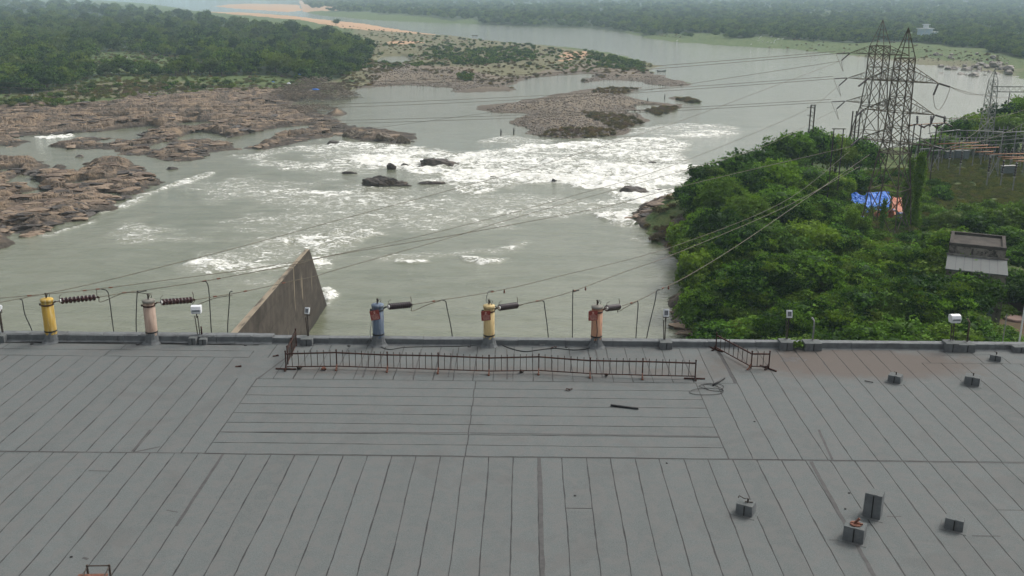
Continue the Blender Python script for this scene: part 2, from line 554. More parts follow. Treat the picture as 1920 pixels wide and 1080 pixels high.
def water_mat():
    m = NT('river_water')
    D = m.attr('foam')
    n0 = m.noise(0.02, 4, 0.6, 0.6)
    base = m.mix(m.ss(n0, 0.35, 0.65), (0.114, 0.128, 0.080), (0.140, 0.152, 0.098))
    cur = m.noise(0.16, 5, 0.62, 1.6, st=(0.28, 1.0, 1.0))
    base = m.mix(m.ss(cur, 0.36, 0.64), base, (0.166, 0.176, 0.122))
    base = m.mix(m.ss(m.noise(0.5, 5, 0.7, 1.8, st=(0.30, 1.0, 1.0)), 0.56, 0.70, 0.0, 0.5), base, (0.088, 0.098, 0.066))
    warp = m.noise(0.14, 3, 0.6, 0.0)
    n1 = m.noise(0.20, 7, 0.66, 2.6, st=(0.60, 1.0, 1.0))
    n2 = m.noise(0.85, 5, 0.70, 2.0, st=(0.55, 1.0, 1.0))
    nn = m.math('ADD', m.math('MULTIPLY', n1, 0.66), m.math('MULTIPLY', n2, 0.34))
    thr = m.math('SUBTRACT', 0.715, m.math('MULTIPLY', D, 0.33))
    f = m.ss(m.math('SUBTRACT', nn, thr), -0.01, 0.085)
    f = m.math('MULTIPLY', f, m.ss(D, 0.02, 0.12))
    nr = m.noise(0.30, 6, 0.62, 1.8, st=(0.45, 1.15, 1.0))
    fil = m.ss(m.math('ABSOLUTE', m.math('SUBTRACT', nr, 0.5)), 0.0, 0.030, 1.0, 0.0)
    fil = m.math('MULTIPLY', m.math('MULTIPLY', fil, m.ss(D, 0.22, 0.62)), m.ss(n2, 0.44, 0.58))
    f = m.math('MAXIMUM', f, m.math('MULTIPLY', fil, 0.9))
    foamc = m.mix(m.ss(n2, 0.32, 0.6), (0.60, 0.59, 0.50), (0.84, 0.84, 0.80))
    # thin brown-green water shows between the streaks
    murk = m.mix(m.math('MULTIPLY', m.ss(D, 0.1, 0.7), 0.55), base, (0.30, 0.30, 0.235))
    m.col(m.mix(f, murk, foamc))
    m.rough(m.math('ADD', 0.06, m.math('MULTIPLY', f, 0.6)), 0.7)
    m.b.inputs['IOR'].default_value = 1.33
    w1 = m.noise(0.30, 4, 0.6, 0.8, st=(0.6, 1.3, 1))
    w2 = m.noise(1.3, 4, 0.65, 0.8, st=(0.7, 1.2, 1))
    b1 = m.bump(w1, 0.30, 0.30)
    b2 = m.bump(w2, 0.65, 0.14, b1)
    b3 = m.bump(m.math('MULTIPLY', nn, m.math('ADD', D, 0.0)), 0.5, 0.7, b2)
    m.nrm(b3)
    return m.m


M['water'] = water_mat()

# ------------------------------------------------------------------ the land: outlines of the waterlines (world metres)
LAND = []   # (polygon, slope, max height, shore noise)
P_main = wpoly([(-400, 276), (-80, 276), (0, 276), (40, 277), (46, 270), (62, 263), (88, 263), (96, 271), (110, 277), (150, 281), (200, 281), (216, 287),
    (245, 292), (270, 293), (300, 300), (330, 303), (365, 302), (382, 297), (386, 290), (402, 288), (440, 282), (456, 275), (466, 272), (470, 279),
    (500, 279), (540, 273), (556, 270), (572, 262), (600, 259), (640, 257), (645, 263), (665, 266), (700, 267), (735, 271), (755, 269), (769, 262),
    (764, 251), (745, 246), (725, 245), (700, 239), (665, 239), (640, 233), (630, 224), (612, 216), (600, 208), (580, 202), (560, 198), (545, 196),
    (556, 190), (600, 188), (632, 184), (642, 176), (656, 168), (680, 165), (720, 162), (760, 160), (800, 161), (845, 165), (850, 172), (880, 174),
    (915, 171), (960, 172), (965, 168), (948, 162), (975, 152), (1010, 144), (1060, 140), (1100, 138), (1121, 141), (1105, 146), (1090, 152), (1100, 155),
    (1130, 151), (1170, 151), (1200, 153), (1220, 158), (1250, 162), (1280, 162), (1294, 158), (1285, 152), (1262, 150), (1250, 146), (1252, 141),
    (1230, 140), (1222, 134), (1215, 129), (1240, 124), (1225, 120), (1195, 113), (1180, 108), (1150, 100), (1110, 94), (1080, 90), (1020, 85), (960, 80),
    (900, 74), (850, 67), (820, 65), (780, 60), (730, 53), (690, 45), (640, 40), (600, 36), (560, 31), (520, 27), (480, 25), (430, 24), (370, 21), (330, 14),
    (280, 7), (200, 1), (100, -3), (-80, -5), (-400, -8)])
LAND.append((P_main, 0.045, 1.9, 1.6))
P_low = wpoly([(-400, 300), (-80, 302), (20, 300), (55, 303), (85, 303), (76, 310), (88, 318), (86, 326), (98, 325), (105, 315), (118, 312), (130, 321), (133, 329),
    (150, 325), (158, 308), (178, 306), (200, 303), (235, 303), (256, 307), (258, 312), (240, 318), (262, 319), (240, 328), (222, 336), (250, 329), (265, 328),
    (283, 330), (298, 335), (307, 347), (290, 350), (275, 360), (258, 365), (235, 372), (222, 376), (200, 393), (180, 400), (150, 408), (110, 420), (90, 432),
    (65, 440), (45, 437), (30, 430), (10, 428), (-80, 425), (-400, 440)])
LAND.append((P_low, 0.30, 1.6, 1.3))
LAND.append((wpoly([(-300, 436), (-80, 434), (-10, 430), (15, 434), (31, 457), (0, 468), (-80, 488), (-300, 520)]), 0.5, 2.2, 0.5))
P_isl = wpoly([(898, 205), (905, 197), (960, 192), (1000, 185), (1050, 175), (1100, 168), (1140, 164), (1170, 163), (1205, 164), (1195, 170), (1165, 178),
    (1195, 186), (1240, 193), (1262, 196), (1278, 196), (1275, 203), (1255, 211), (1235, 216), (1215, 208), (1185, 208), (1165, 211), (1195, 214), (1218, 226),
    (1200, 232), (1180, 240), (1165, 255), (1120, 258), (1060, 260), (1010, 256), (990, 250), (992, 242), (965, 236), (953, 230), (970, 224), (990, 216),
    (985, 212), (950, 212), (925, 211)])
LAND.append((P_isl, 0.07, 1.8, 0.9))
LAND.append((wpoly([(1252, 184), (1265, 181), (1290, 183), (1315, 190), (1310, 194), (1290, 192), (1270, 188)]), 0.1, 0.3, 0.4))
LAND.append((wpoly([(612, 214), (630, 208), (644, 208), (649, 213), (640, 217), (622, 218)]), 0.4, 1.8, 0.3))
LAND.append((wpoly([(395, 12), (430, 8), (480, 7), (560, 9), (566, 20), (540, 23), (500, 20), (450, 17)]), 0.02, 1.5, 2.0))
P_far = [(-9000.0, 14000.0), (-5200.0, 7600.0), (-3300.0, 7000.0)] + wpoly([(420, 0), (560, 3), (566, 21), (600, 29), (660, 34), (700, 38), (800, 42), (900, 45), (960, 48), (1050, 50), (1120, 53),
    (1170, 60), (1200, 68), (1230, 74), (1280, 80), (1340, 84), (1400, 88), (1480, 92), (1560, 100), (1640, 110), (1720, 120), (1800, 126), (1840, 132),
    (1880, 138), (1920, 150), (2020, 165), (2500, 220)]) + [(900.0, 330.0), (9000.0, 800.0), (14000.0, 14000.0)]
LAND.append((P_far, 0.06, 5.0, 3.0))
P_right = wpoly([(1330, 760), (1310, 680), (1292, 640), (1280, 610), (1264, 590), (1262, 560), (1278, 520), (1280, 498), (1268, 478), (1250, 470), (1240, 458),
    (1215, 450), (1207, 430), (1186, 418), (1182, 401), (1196, 386), (1226, 376), (1262, 364), (1300, 352), (1360, 342), (1460, 322), (1560, 306), (1660, 296),
    (1740, 290), (1800, 278), (1860, 262), (1930, 250), (2050, 235), (2600, 230), (2900, 300), (2900, 900), (1600, 1500)])
LAND.append((P_right, 0.42, 5.0, 1.0))
PONDS = [(wpoly(p), b) for p, b in [
    ([(338, 236), (350, 231), (395, 229), (432, 227), (446, 228), (405, 234), (380, 240), (352, 244), (342, 240)], 0.5),
    ([(338, 259), (360, 252), (375, 249), (400, 253), (420, 257), (432, 263), (440, 258), (465, 254), (480, 251), (505, 244), (535, 240), (560, 238), (577, 236),
      (560, 243), (535, 248), (510, 256), (490, 262), (475, 265), (470, 274), (455, 276), (440, 268), (420, 264), (400, 264), (370, 265), (348, 267)], 0.5),
    ([(170, 251), (200, 247), (240, 241), (280, 238), (292, 242), (270, 250), (258, 257), (248, 263), (236, 260), (215, 256), (180, 259)], 0.5),
    ([(30, 258), (60, 255), (100, 254), (140, 251), (170, 249), (160, 257), (125, 262), (100, 267), (70, 262), (40, 261)], 0.4),
    ([(188, 268), (205, 262), (213, 264), (204, 271)], 0.3), ([(285, 278), (310, 267), (322, 268), (300, 281)], 0.3),
    ([(340, 222), (365, 220), (362, 226), (345, 227)], 0.3), ([(190, 223), (222, 221), (228, 226), (200, 227)], 0.3),
    ([(22, 340), (45, 328), (57, 335), (55, 343), (35, 347), (22, 349)], 0.3), ([(46, 363), (75, 357), (81, 365), (62, 370), (48, 370)], 0.3),
    ([(133, 345), (150, 342), (154, 350), (137, 353)], 0.2), ([(168, 342), (200, 340), (207, 346), (175, 348)], 0.2),
    ([(2, 320), (26, 317), (24, 323), (5, 327)], 0.2), ([(215, 338), (232, 333), (236, 341), (220, 344)], 0.2),
    ([(55, 348), (62, 343), (72, 349), (60, 354)], 0.2), ([(195, 364), (215, 363), (214, 369), (200, 371)], 0.1),
    ([(710, 113), (722, 106), (752, 105), (772, 112), (762, 120), (735, 123), (714, 121)], 1.4),
    ([(1192, 200), (1205, 197), (1228, 198), (1221, 204), (1205, 206)], 0.4),
    ([(-400, 283), (0, 282), (60, 280), (96, 284), (60, 300), (0, 300), (-400, 299)], 1.0)]]
ROCKS = [wpoly(p) for p in [
    [(-400, 216), (0, 211), (60, 206), (130, 208), (232, 200), (245, 191), (330, 188), (400, 177), (500, 172), (540, 172), (600, 174), (640, 186), (660, 230), (790, 235),
     (790, 290), (300, 330), (320, 350), (60, 470), (-400, 540)],
    [(1170, 370), (1240, 366), (1262, 385), (1240, 398), (1215, 412), (1212, 430), (1195, 430)], [(1225, 440), (1300, 425), (1310, 480), (1260, 490)],
    [(1230, 560), (1290, 560), (1330, 640), (1350, 720), (1270, 720)]]]
SANDS = [wpoly(p) for p in [
    [(380, 24), (450, 25), (520, 29), (600, 34), (660, 42), (720, 50), (800, 61), (838, 66), (780, 66), (700, 62), (640, 56), (560, 40), (440, 30)],
    [(380, 5), (580, 5), (580, 24), (400, 24)], [(1058, 112), (1075, 101), (1098, 100), (1100, 112), (1080, 120), (1060, 122)],
    [(725, 84), (780, 80), (790, 86), (735, 89)], [(560, 0), (640, 20), (650, 24), (560, 22)]]]
COBS = [wpoly(p) for p in [
    [(690, 138), (760, 128), (830, 134), (900, 136), (940, 150), (980, 160), (980, 180), (640, 180), (690, 160)],
    [(880, 150), (1200, 158), (1290, 190), (1250, 225), (1200, 270), (880, 270)], [(1080, 132), (1200, 130), (1310, 150), (1310, 170), (1080, 165)],
    [(900, 150), (960, 145), (1100, 128), (1160, 124), (1100, 142), (960, 170)]]]
DRYS = [wpoly([(640, 46), (900, 70), (1250, 118), (1300, 170), (640, 185), (600, 130), (690, 90)]), wpoly([(60, 175), (250, 165), (400, 165), (260, 195), (20, 205)])]
DRYS.append(wpoly([(1400, 95), (1600, 104), (1900, 128), (1900, 145), (1400, 95)]))
FOR_L = wpoly([(-400, 172), (60, 170), (110, 162), (165, 148), (200, 140), (420, 140), (520, 138), (600, 146), (645, 138), (690, 112), (700, 88), (640, 72), (560, 58),
    (450, 47), (330, 29), (150, 9), (-100, -1), (-400, -1)], 4.0)
CLEAR_L = wpoly([(168, 134), (175, 96), (250, 95), (345, 107), (420, 121), (420, 134), (300, 133)], 4.0)
FOR_F = wpoly([(560, 3), (600, 21), (700, 27), (800, 33), (950, 43), (1100, 47), (1180, 52), (1215, 62), (1290, 66), (1400, 71), (1500, 75), (1600, 80),
    (1700, 82), (1760, 86), (1850, 98), (1920, 108), (2300, 140)], 5.0) + [(9000.0, 900.0), (14000.0, 14000.0), (-5000.0, 14000.0), (-3000.0, 7400.0)]


def land(X, Y):
    """height of the ground and the signed distances that shape it"""
    H = np.full(X.shape, -1.6)
    nz = fbm(X / 9, Y / 9, 11, 4) - 0.5
    nz2 = fbm(X / 2.6, Y / 2.6, 31, 3) - 0.5
    S = np.full(X.shape, -1e9)
    for poly, sl, mx, sn in LAND:
        xs = [p[0] for p in poly]; ys = [p[1] for p in poly]
        m = (X > min(xs) - 40) & (X < max(xs) + 40) & (Y > min(ys) - 40) & (Y < max(ys) + 40)
        if not m.any(): continue
        s = sdpoly(X[m], Y[m], poly) + nz[m] * sn * 5 + nz2[m] * sn * 2.4
        h = np.where(s > 0, np.minimum(s * sl + 0.12, mx), np.maximum(s * 0.35, -1.6))
        H[m] = np.maximum(H[m], h); S[m] = np.maximum(S[m], s)
    for poly, b in PONDS:
        xs = [p[0] for p in poly]; ys = [p[1] for p in poly]
        m = (X > min(xs) - 15) & (X < max(xs) + 15) & (Y > min(ys) - 15) & (Y < max(ys) + 15)
        if not m.any(): continue
        s = sdpoly(X[m], Y[m], poly) + nz[m] * 1.5 * min(1, b * 2) + nz2[m] * 1.0 + 0.9
        k = sst(2.0 * b + 0.4, -3.5 * b - 1.2, s)     # 1 away from the pond
        H[m] = H[m] * k + (1 - k) * (-1.1)
        S[m] = np.minimum(S[m], -s + 0.5)
    return H, S


def masks(X, Y):
    out = {}
    wob = 22 * (fbm(X / 18, Y / 18, 97, 3) - 0.5)
    for nm, polys, w in (('rock', ROCKS, 4.0), ('sand', SANDS, 6.0), ('cobble', COBS, 7.0), ('dry', DRYS, 20.0)):
        a = np.zeros(X.shape)
        for poly in polys:
            a = np.maximum(a, sst(-w, w, sdpoly(X, Y, poly) + wob * (nm != 'rock')))
        out[nm] = a
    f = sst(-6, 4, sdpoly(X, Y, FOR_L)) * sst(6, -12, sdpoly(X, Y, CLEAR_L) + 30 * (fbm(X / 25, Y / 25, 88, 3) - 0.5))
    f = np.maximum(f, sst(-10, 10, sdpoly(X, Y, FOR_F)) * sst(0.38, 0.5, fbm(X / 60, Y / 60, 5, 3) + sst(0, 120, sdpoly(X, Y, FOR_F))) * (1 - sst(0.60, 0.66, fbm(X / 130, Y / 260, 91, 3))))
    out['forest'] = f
    return out


def ground_z(X, Y, mk=None):
    H, S = land(X, Y)
    if mk is None: mk = masks(X, Y)
    r = mk['rock'] * sst(0.0, 4.0, S)
    out = H.copy()
    if (r > 0.01).any():
        m = r > 0.01
        x = X[m] + 2.5 * (fbm(X[m] / 6, Y[m] / 6, 3) - .5); y = Y[m] - X[m] * 0.35 + 3 * (fbm(X[m] / 8, Y[m] / 8, 4) - .5)
        f1, c1 = facets(x / 10.0, y / 7.0, 41); f2, c2 = facets(x / 4.2, y / 3.0, 53); f3, c3 = facets(x / 1.7, y / 1.3, 67)
        big = fbm(X[m] / 22, Y[m] / 22, 77, 3) - 0.5
        add = 0.80 * f1 + 0.42 * f2 + 0.17 * f3 - 0.40 * (1 - c1) - 0.20 * (1 - c2) + 1.3 * big
        out[m] += r[m] * (add + 0.30)
    c = mk['cobble'] * sst(0, 3, S)
    out += c * 0.35 * (fbm(X / 1.4, Y / 1.4, 91, 3) - 0.4)
    out += sst(0, 6, S) * (fbm(X / 14, Y / 14, 22, 4) - 0.45) * 0.9
    far = np.hypot(X, Y)
    out += sst(10, 60, S) * sst(150, 500, far) * (fbm(X / 90, Y / 90, 8, 3)) * 2.0
    # the plains rise a little towards the horizon
    out += sst(200, 3000, S) * sst(900, 6000, far) * (18 + 25 * fbm(X / 1400, Y / 1400, 15, 3))
    return out, S, mk


def polar_grid(step, x_fine, row_step, y_max_px=690.0, rmax_px=-2.0, near=(-60, -20, 20, 50, 70, 85)):
    th = np.arange(-x_fine, x_fine + 1e-6, step / FPX)
    co = np.concatenate([np.arange(-1.15, -x_fine, 0.02), th, np.arange(x_fine + 0.02, 1.15, 0.02)])
    py = np.concatenate([np.arange(y_max_px, 480, -row_step * 1.3), np.arange(480, 160, -row_step * 0.66), np.arange(160, rmax_px, -row_step)])
    rows = [gp(960, p, 0.0)[1] for p in py]
    ys = np.array(sorted(set([float(v) for v in near if v < rows[0] - 1] + [float(v) for v in rows] + [11000.0, 13500.0])))
    w = 0.0
    Tn = np.tan(co - YAW)[None, :]
    Y = ys[:, None] + 0 * Tn
    X = np.maximum(ys, 60.0)[:, None] * Tn
    n, k = Y.shape
    a = (np.arange(n - 1)[:, None] * k + np.arange(k - 1)[None, :]).ravel()
    return X.ravel(), Y.ravel(), np.stack([a, a + 1, a + k + 1, a + k], 1)


X, Y, Fq = polar_grid(2.0, 0.50, 1.25)
Z, S, mk = ground_z(X, Y)
me = np_mesh('ground', np.stack([X, Y, Z], 1), Fq, {k: mk[k] for k in ('rock', 'sand', 'cobble', 'dry', 'forest')})
tag(link(me, 'ground', M['ground']), 'rocky, grassy and sandy river banks and islands', kind='structure')

# ------------------------------------------------------------------ the river
FOAM = []
def foam_poly(pts, val, soft):
    FOAM.append((wpoly(pts), val, soft))
foam_poly([(600, 262), (650, 268), (700, 269), (760, 273), (800, 276), (850, 284), (900, 278), (960, 270), (1010, 268), (1080, 262), (1130, 260), (1200, 255),
    (1260, 250), (1330, 243), (1395, 240), (1400, 247), (1330, 258), (1290, 264), (1270, 280), (1310, 300), (1300, 350), (1240, 368), (1180, 360), (1100, 354),
    (1040, 351), (960, 357), (900, 352), (850, 345), (800, 338), (750, 324), (700, 322), (672, 310), (665, 290), (640, 278)], 0.74, 6.0)
foam_poly([(430, 300), (470, 292), (540, 298), (600, 300), (660, 292), (690, 300), (690, 322), (620, 326), (560, 318), (480, 312)], 0.66, 4.0)
foam_poly([(540, 275), (640, 262), (700, 270), (690, 300), (600, 296), (540, 285)], 0.62, 3.0)
foam_poly([(820, 292), (850, 286), (905, 280), (1000, 270), (1120, 262), (1160, 262), (1100, 280), (960, 290), (880, 300)], 0.98, 5.0)
foam_poly([(960, 330), (1060, 318), (1160, 310), (1290, 312), (1296, 345), (1240, 362), (1130, 352), (1040, 350), (980, 350)], 1.0, 5.0)
foam_poly([(660, 296), (700, 285), (745, 278), (800, 285), (800, 310), (880, 318), (960, 322), (900, 345), (800, 332), (740, 318), (690, 318)], 0.97, 5.0)
foam_poly([(420, 330), (560, 340), (700, 350), (820, 352), (1000, 360), (1180, 368), (1180, 395), (1000, 420), (900, 440), (760, 440), (700, 480), (560, 500),
    (440, 520), (350, 505), (330, 480), (440, 440), (430, 400), (380, 360)], 0.52, 9.0)
foam_poly([(500, 452), (560, 435), (640, 425), (720, 428), (735, 440), (700, 452), (650, 465), (600, 478), (530, 470)], 0.72, 3.0)
foam_poly([(340, 488), (400, 478), (470, 492), (560, 490), (560, 505), (440, 515), (370, 508)], 0.66, 2.5)
foam_poly([(500, 360), (560, 352), (680, 356), (670, 368), (560, 372)], 0.66, 2.5)
foam_poly([(560, 490), (600, 478), (626, 494), (612, 508), (585, 510)], 0.85, 1.5)
foam_poly([(604, 545), (620, 540), (628, 556), (618, 574), (608, 574)], 0.80, 1.2)
foam_poly([(850, 478), (880, 480), (950, 484), (930, 494), (900, 496), (872, 490)], 0.86, 1.0)
foam_poly([(735, 486), (800, 486), (810, 492), (770, 496), (740, 494)], 0.74, 1.0)
foam_poly([(640, 478), (760, 474), (840, 470), (980, 456), (980, 474), (820, 484), (700, 494)], 0.53, 2.5)
foam_poly([(850, 352), (930, 352), (950, 358), (900, 366), (860, 364)], 0.9, 1.5)
foam_poly([(1110, 400), (1180, 395), (1210, 425), (1180, 424), (1140, 422), (1118, 414)], 0.74, 2.5)
foam_poly([(1160, 440), (1205, 444), (1200, 452), (1180, 450)], 0.66, 1.5)
foam_poly([(1120, 358), (1300, 350), (1290, 372), (1230, 378), (1200, 385), (1150, 372)], 0.98, 3.0)
foam_poly([(170, 400), (250, 372), (330, 340), (400, 322), (400, 330), (320, 352), (240, 388), (190, 406)], 0.66, 1.6)
foam_poly([(60, 440), (130, 424), (180, 410), (185, 418), (140, 432), (90, 446)], 0.56, 1.2)
foam_poly([(190, 420), (260, 408), (330, 425), (340, 455), (250, 470), (180, 460)], 0.50, 4.0)
foam_poly([(1170, 240), (1300, 228), (1400, 238), (1400, 246), (1280, 250), (1180, 252)], 0.56, 4.0)
foam_poly([(640, 272), (560, 270), (480, 284), (430, 292), (480, 296), (560, 284), (640, 286)], 0.56, 3.0)
foam_poly([(45, 257), (80, 256), (140, 252), (140, 256), (90, 261)], 0.8, 1.0)
foam_poly([(940, 250), (1000, 258), (1060, 262), (1000, 270), (900, 268)], 0.6, 3.0)
foam_poly([(400, 520), (500, 515), (520, 545), (420, 545)], 0.44, 4.0)


def foam_at(X, Y):
    f = np.zeros(X.shape)
    for poly, val, soft in FOAM:
        xs = [p[0] for p in poly]; ys = [p[1] for p in poly]
        b = soft * 3
        m = (X > min(xs) - b) & (X < max(xs) + b) & (Y > min(ys) - b) & (Y < max(ys) + b)
        if not m.any(): continue
        s = sdpoly(X[m], Y[m], poly) + (fbm(X[m] / 7, Y[m] / 7, 61, 3) - 0.5) * soft * 3
        st_ = 0.72 + 0.56 * fbm(X[m] / 16 + 0.12 * Y[m], Y[m] / 6.5, 67, 3)
        f[m] = np.maximum(f[m], val * st_ * sst(-soft, soft, s))
    return f


Xw, Yw, Fw = polar_grid(2.4, 0.50, 1.5, rmax_px=-2.0)
Dw = foam_at(Xw, Yw)
xx = Xw + 6 * (fbm(Xw / 13, Yw / 13, 71, 2) - .5); yy = Yw
rid = 1 - np.abs(2 * fbm(xx / 5.0, yy / 3.2, 73, 3) - 1)
rid2 = 1 - np.abs(2 * fbm(xx / 1.8, yy / 1.2, 79, 2) - 1)
near = sst(420, 120, np.hypot(Xw, Yw))
Zw = 0.0 + sst(0.3, 1.1, Dw) * ((rid - 0.6) * 1.3 + (rid2 - 0.6) * 0.35) + near * 0.10 * (fbm(Xw / 3, Yw / 2, 83, 3) - 0.5) * 2 + sst(0.3, 0.7, Dw) * 0.25 * (rid - 0.5)
me = np_mesh('water', np.stack([Xw, Yw, Zw], 1), Fw, {'foam': Dw}, smooth=True)
tag(link(me, 'water', M['water']), 'grey green river with white rapids', kind='structure')


# ------------------------------------------------------------------ rocks standing in the river
def ico(sub):
    import bmesh
    bm = bmesh.new(); bmesh.ops.create_icosphere(bm, subdivisions=sub, radius=1.0)
    v = np.array([q.co[:] for q in bm.verts]); f = np.array([[q.index for q in t.verts] for t in bm.faces])
    bm.free()
    return v, f


ICO5, ICOF5 = ico(5)
ICO3, ICOF3 = ico(3)


def boulder_mesh(name, dims, seed, rough=0.25, sub=5, lean=0.0):
    v, f = (ICO5, ICOF5) if sub == 5 else (ICO3, ICOF3)
    r = np.random.default_rng(seed)
    p = v.copy()
    # cut by planes for a blocky outline
    for k in range(16):
        n = r.normal(size=3); n /= np.linalg.norm(n); d = r.uniform(0.55, 0.9)
        e = p @ n - d
        p = p - np.where(e > 0, e, 0)[:, None] * n * 0.92
    a = fbm(p[:, 0] * 2.2 + seed, p[:, 1] * 2.2 + p[:, 2] * 1.7, seed, 4) - 0.5
    fc, cr = facets(p[:, 0] * 2.5 + p[:, 2] * 0.8, p[:, 1] * 2.5 + p[:, 2] * 1.9, seed)
    p = p * (1 + rough * a + 0.10 * rough * 4 * fc - 0.12 * (1 - cr) * rough * 2)[:, None]
    p = p * np.array(dims) / 2
    p[:, 0] += lean * p[:, 2]
    return np_mesh(name, p, f)


def rock_at(px0, px1, ytop, ybot, seed, label, mat='rock', lean=0.0, deep=1.0, name='river_rock', group=None, rough=0.3, z0=0.0):
    c = gp((px0 + px1) / 2, ybot, z0)
    s = c[1] / (FPX * cos(TILT) - (ybot - 540) * sin(TILT))
    w = (px1 - px0) * s * 1.08
    h = max(0.3, (ybot - ytop) * s * 0.72)
    d = w * 0.55 * deep
    o = link(boulder_mesh(name, (w, d, h * 2.0), seed, rough, 5 if px1 - px0 > 25 else 3, lean), name, M[mat], loc=(c[0], c[1] + d * 0.35, z0 - 0.1))
    tag(o, label, 'rock', group or 'dark rocks standing in the rapids')
    return o


rock_at(793, 862, 289, 312, 3, 'large dark wedge-shaped rock with a jagged crest in the middle of the white rapids', lean=-0.6)
rock_at(722, 744, 300, 318, 5, 'wet black rock leaning left, left one of the close pair in the rapids')
rock_at(746, 768, 301, 314, 6, 'wet black rounded rock, right one of the close pair in the rapids')
rock_at(782, 798, 307, 315, 8, 'small rounded dark rock between the black pair and the large wedge rock')
rock_at(676, 748, 324, 350, 9, 'broad low brown rock in calm water just below the white rapids', deep=0.8)
rock_at(700, 772, 336, 349, 10, 'flat dark ledge touching the right side of the broad brown rock', deep=0.6)
rock_at(773, 838, 335, 346, 11, 'long thin dark ledge to the right of the broad brown rock', deep=0.6)
rock_at(912, 934, 328, 334, 12, 'small flat dark rock in foam right of the wedge rock')
rock_at(1036, 1054, 330, 342, 13, 'small slanting black rock at the foot of the white water', lean=-1.0)
rock_at(1168, 1222, 343, 363, 14, 'angular brown black rock at the right end of the rapids near the wooded bank', lean=-0.5)
rock_at(1222, 1246, 351, 358, 15, 'string of low dark stones between the angular brown rock and the wooded bank')
rock_at(1192, 1216, 299, 305, 16, 'low dark rock at the left end of the reef in the upper right rapids')
rock_at(1214, 1236, 301, 307, 17, 'low dark rock in the middle of the reef in the upper right rapids')
rock_at(1238, 1262, 303, 309, 18, 'low dark rock at the right end of the reef in the upper right rapids')
rock_at(608, 636, 261, 270, 19, 'low dark rock in the foam left of the rocky headland')
rock_at(636, 668, 319, 326, 20, 'flat dark rock barely above water left of the white falls', deep=0.6)
rock_at(306, 332, 310, 318, 21, 'lone dark rock in open water right of the left bank rocks')
rock_at(764, 778, 262, 266, 22, 'small dark rock off the tip of the rocky headland')
rock_at(140, 158, 287, 295, 23, 'pale pointed rock in the still pool by the left bank', mat='pale_rock')
rock_at(195, 222, 287, 297, 24, 'brown rock in the still pool between the two left bank reefs', mat='stone')
for i, (a, b, t, u) in enumerate([(700, 740, 240, 262), (738, 768, 244, 266), (664, 702, 240, 258), (640, 672, 236, 254)]):
    rock_at(a, b, t, u, 30 + i, ['big square grey brown block on the rocky headland', 'orange brown pointed block at the very tip of the rocky headland',
            'brown block left of the square grey block on the headland', 'leftmost brown block on the crest of the rocky headland'][i],
            mat='stone', z0=0.5, group='large blocks on the headland')
_r = random.Random(17)
_protos = [boulder_mesh('bank_boulder', (1.0, 0.8, 0.75), 560 + k, 0.32, 3) for k in range(5)]
for _m in _protos: _m.materials.append(M['pale_rock'])
for k in range(64):
    px, py = _r.gauss(1840, 30), _r.gauss(121, 6)
    if k % 8 == 7: px, py = _r.uniform(1735, 1790), _r.uniform(100, 116)
    if px > 1925 or py < 100 or py > 131: px, py = 1850 + k % 20, 118
    p = gp(px, py, 3.5)
    s_ = _r.uniform(2.0, 6.0) if k > 8 else _r.uniform(6, 10)
    o = link(_protos[k % 5], 'bank_boulder', None, loc=(p[0], p[1], float(ground_z(np.array([p[0]]), np.array([p[1]]))[0][0]) + 0.15 * s_))
    o.scale = (s_, s_, s_ * 0.8); o.rotation_euler = (0, 0, k * 1.3)
    tag(o, 'pale grey boulder in the heap on the far bank behind the pylons' if k % 8 != 7 else 'pale boulder lying apart in the grass left of the far bank heap', 'boulder',
        'pale boulders heaped on the far bank' if k % 8 != 7 else 'pale boulders apart in the far grass')


# ------------------------------------------------------------------ leaf meshes and trees
def leaf_cards(C, N, size, r, tint, aspect=0.42):
    """folded leaves: C centres, N outward directions"""
    n = len(C)
    t = r.normal(size=(n, 3)); t -= N * np.sum(t * N, 1)[:, None]
    t /= np.linalg.norm(t, axis=1)[:, None] + 1e-9
    b = np.cross(N, t)
    L = (size * r.uniform(0.7, 1.35, n))[:, None]
    w = L * aspect
    v0 = C - t * L * 0.5; v2 = C + t * L * 0.5 - N * L * 0.12
    v1 = C + b * w + N * L * 0.10; v3 = C - b * w + N * L * 0.10
    V = np.stack([v0, v1, v2, v3], 1).reshape(-1, 3)
    i = np.arange(n) * 4
    Fc = np.stack([np.stack([i, i + 1, i + 2], 1), np.stack([i, i + 2, i + 3], 1)], 1).reshape(-1, 3)
    return V, Fc, np.repeat(tint, 4)


def join(parts):
    V = []; Fc = []; T = []; n = 0
    for v, f, t in parts:
        V.append(v); Fc.append(f + n); T.append(t); n += len(v)
    return np.concatenate(V), np.concatenate(Fc), np.concatenate(T)


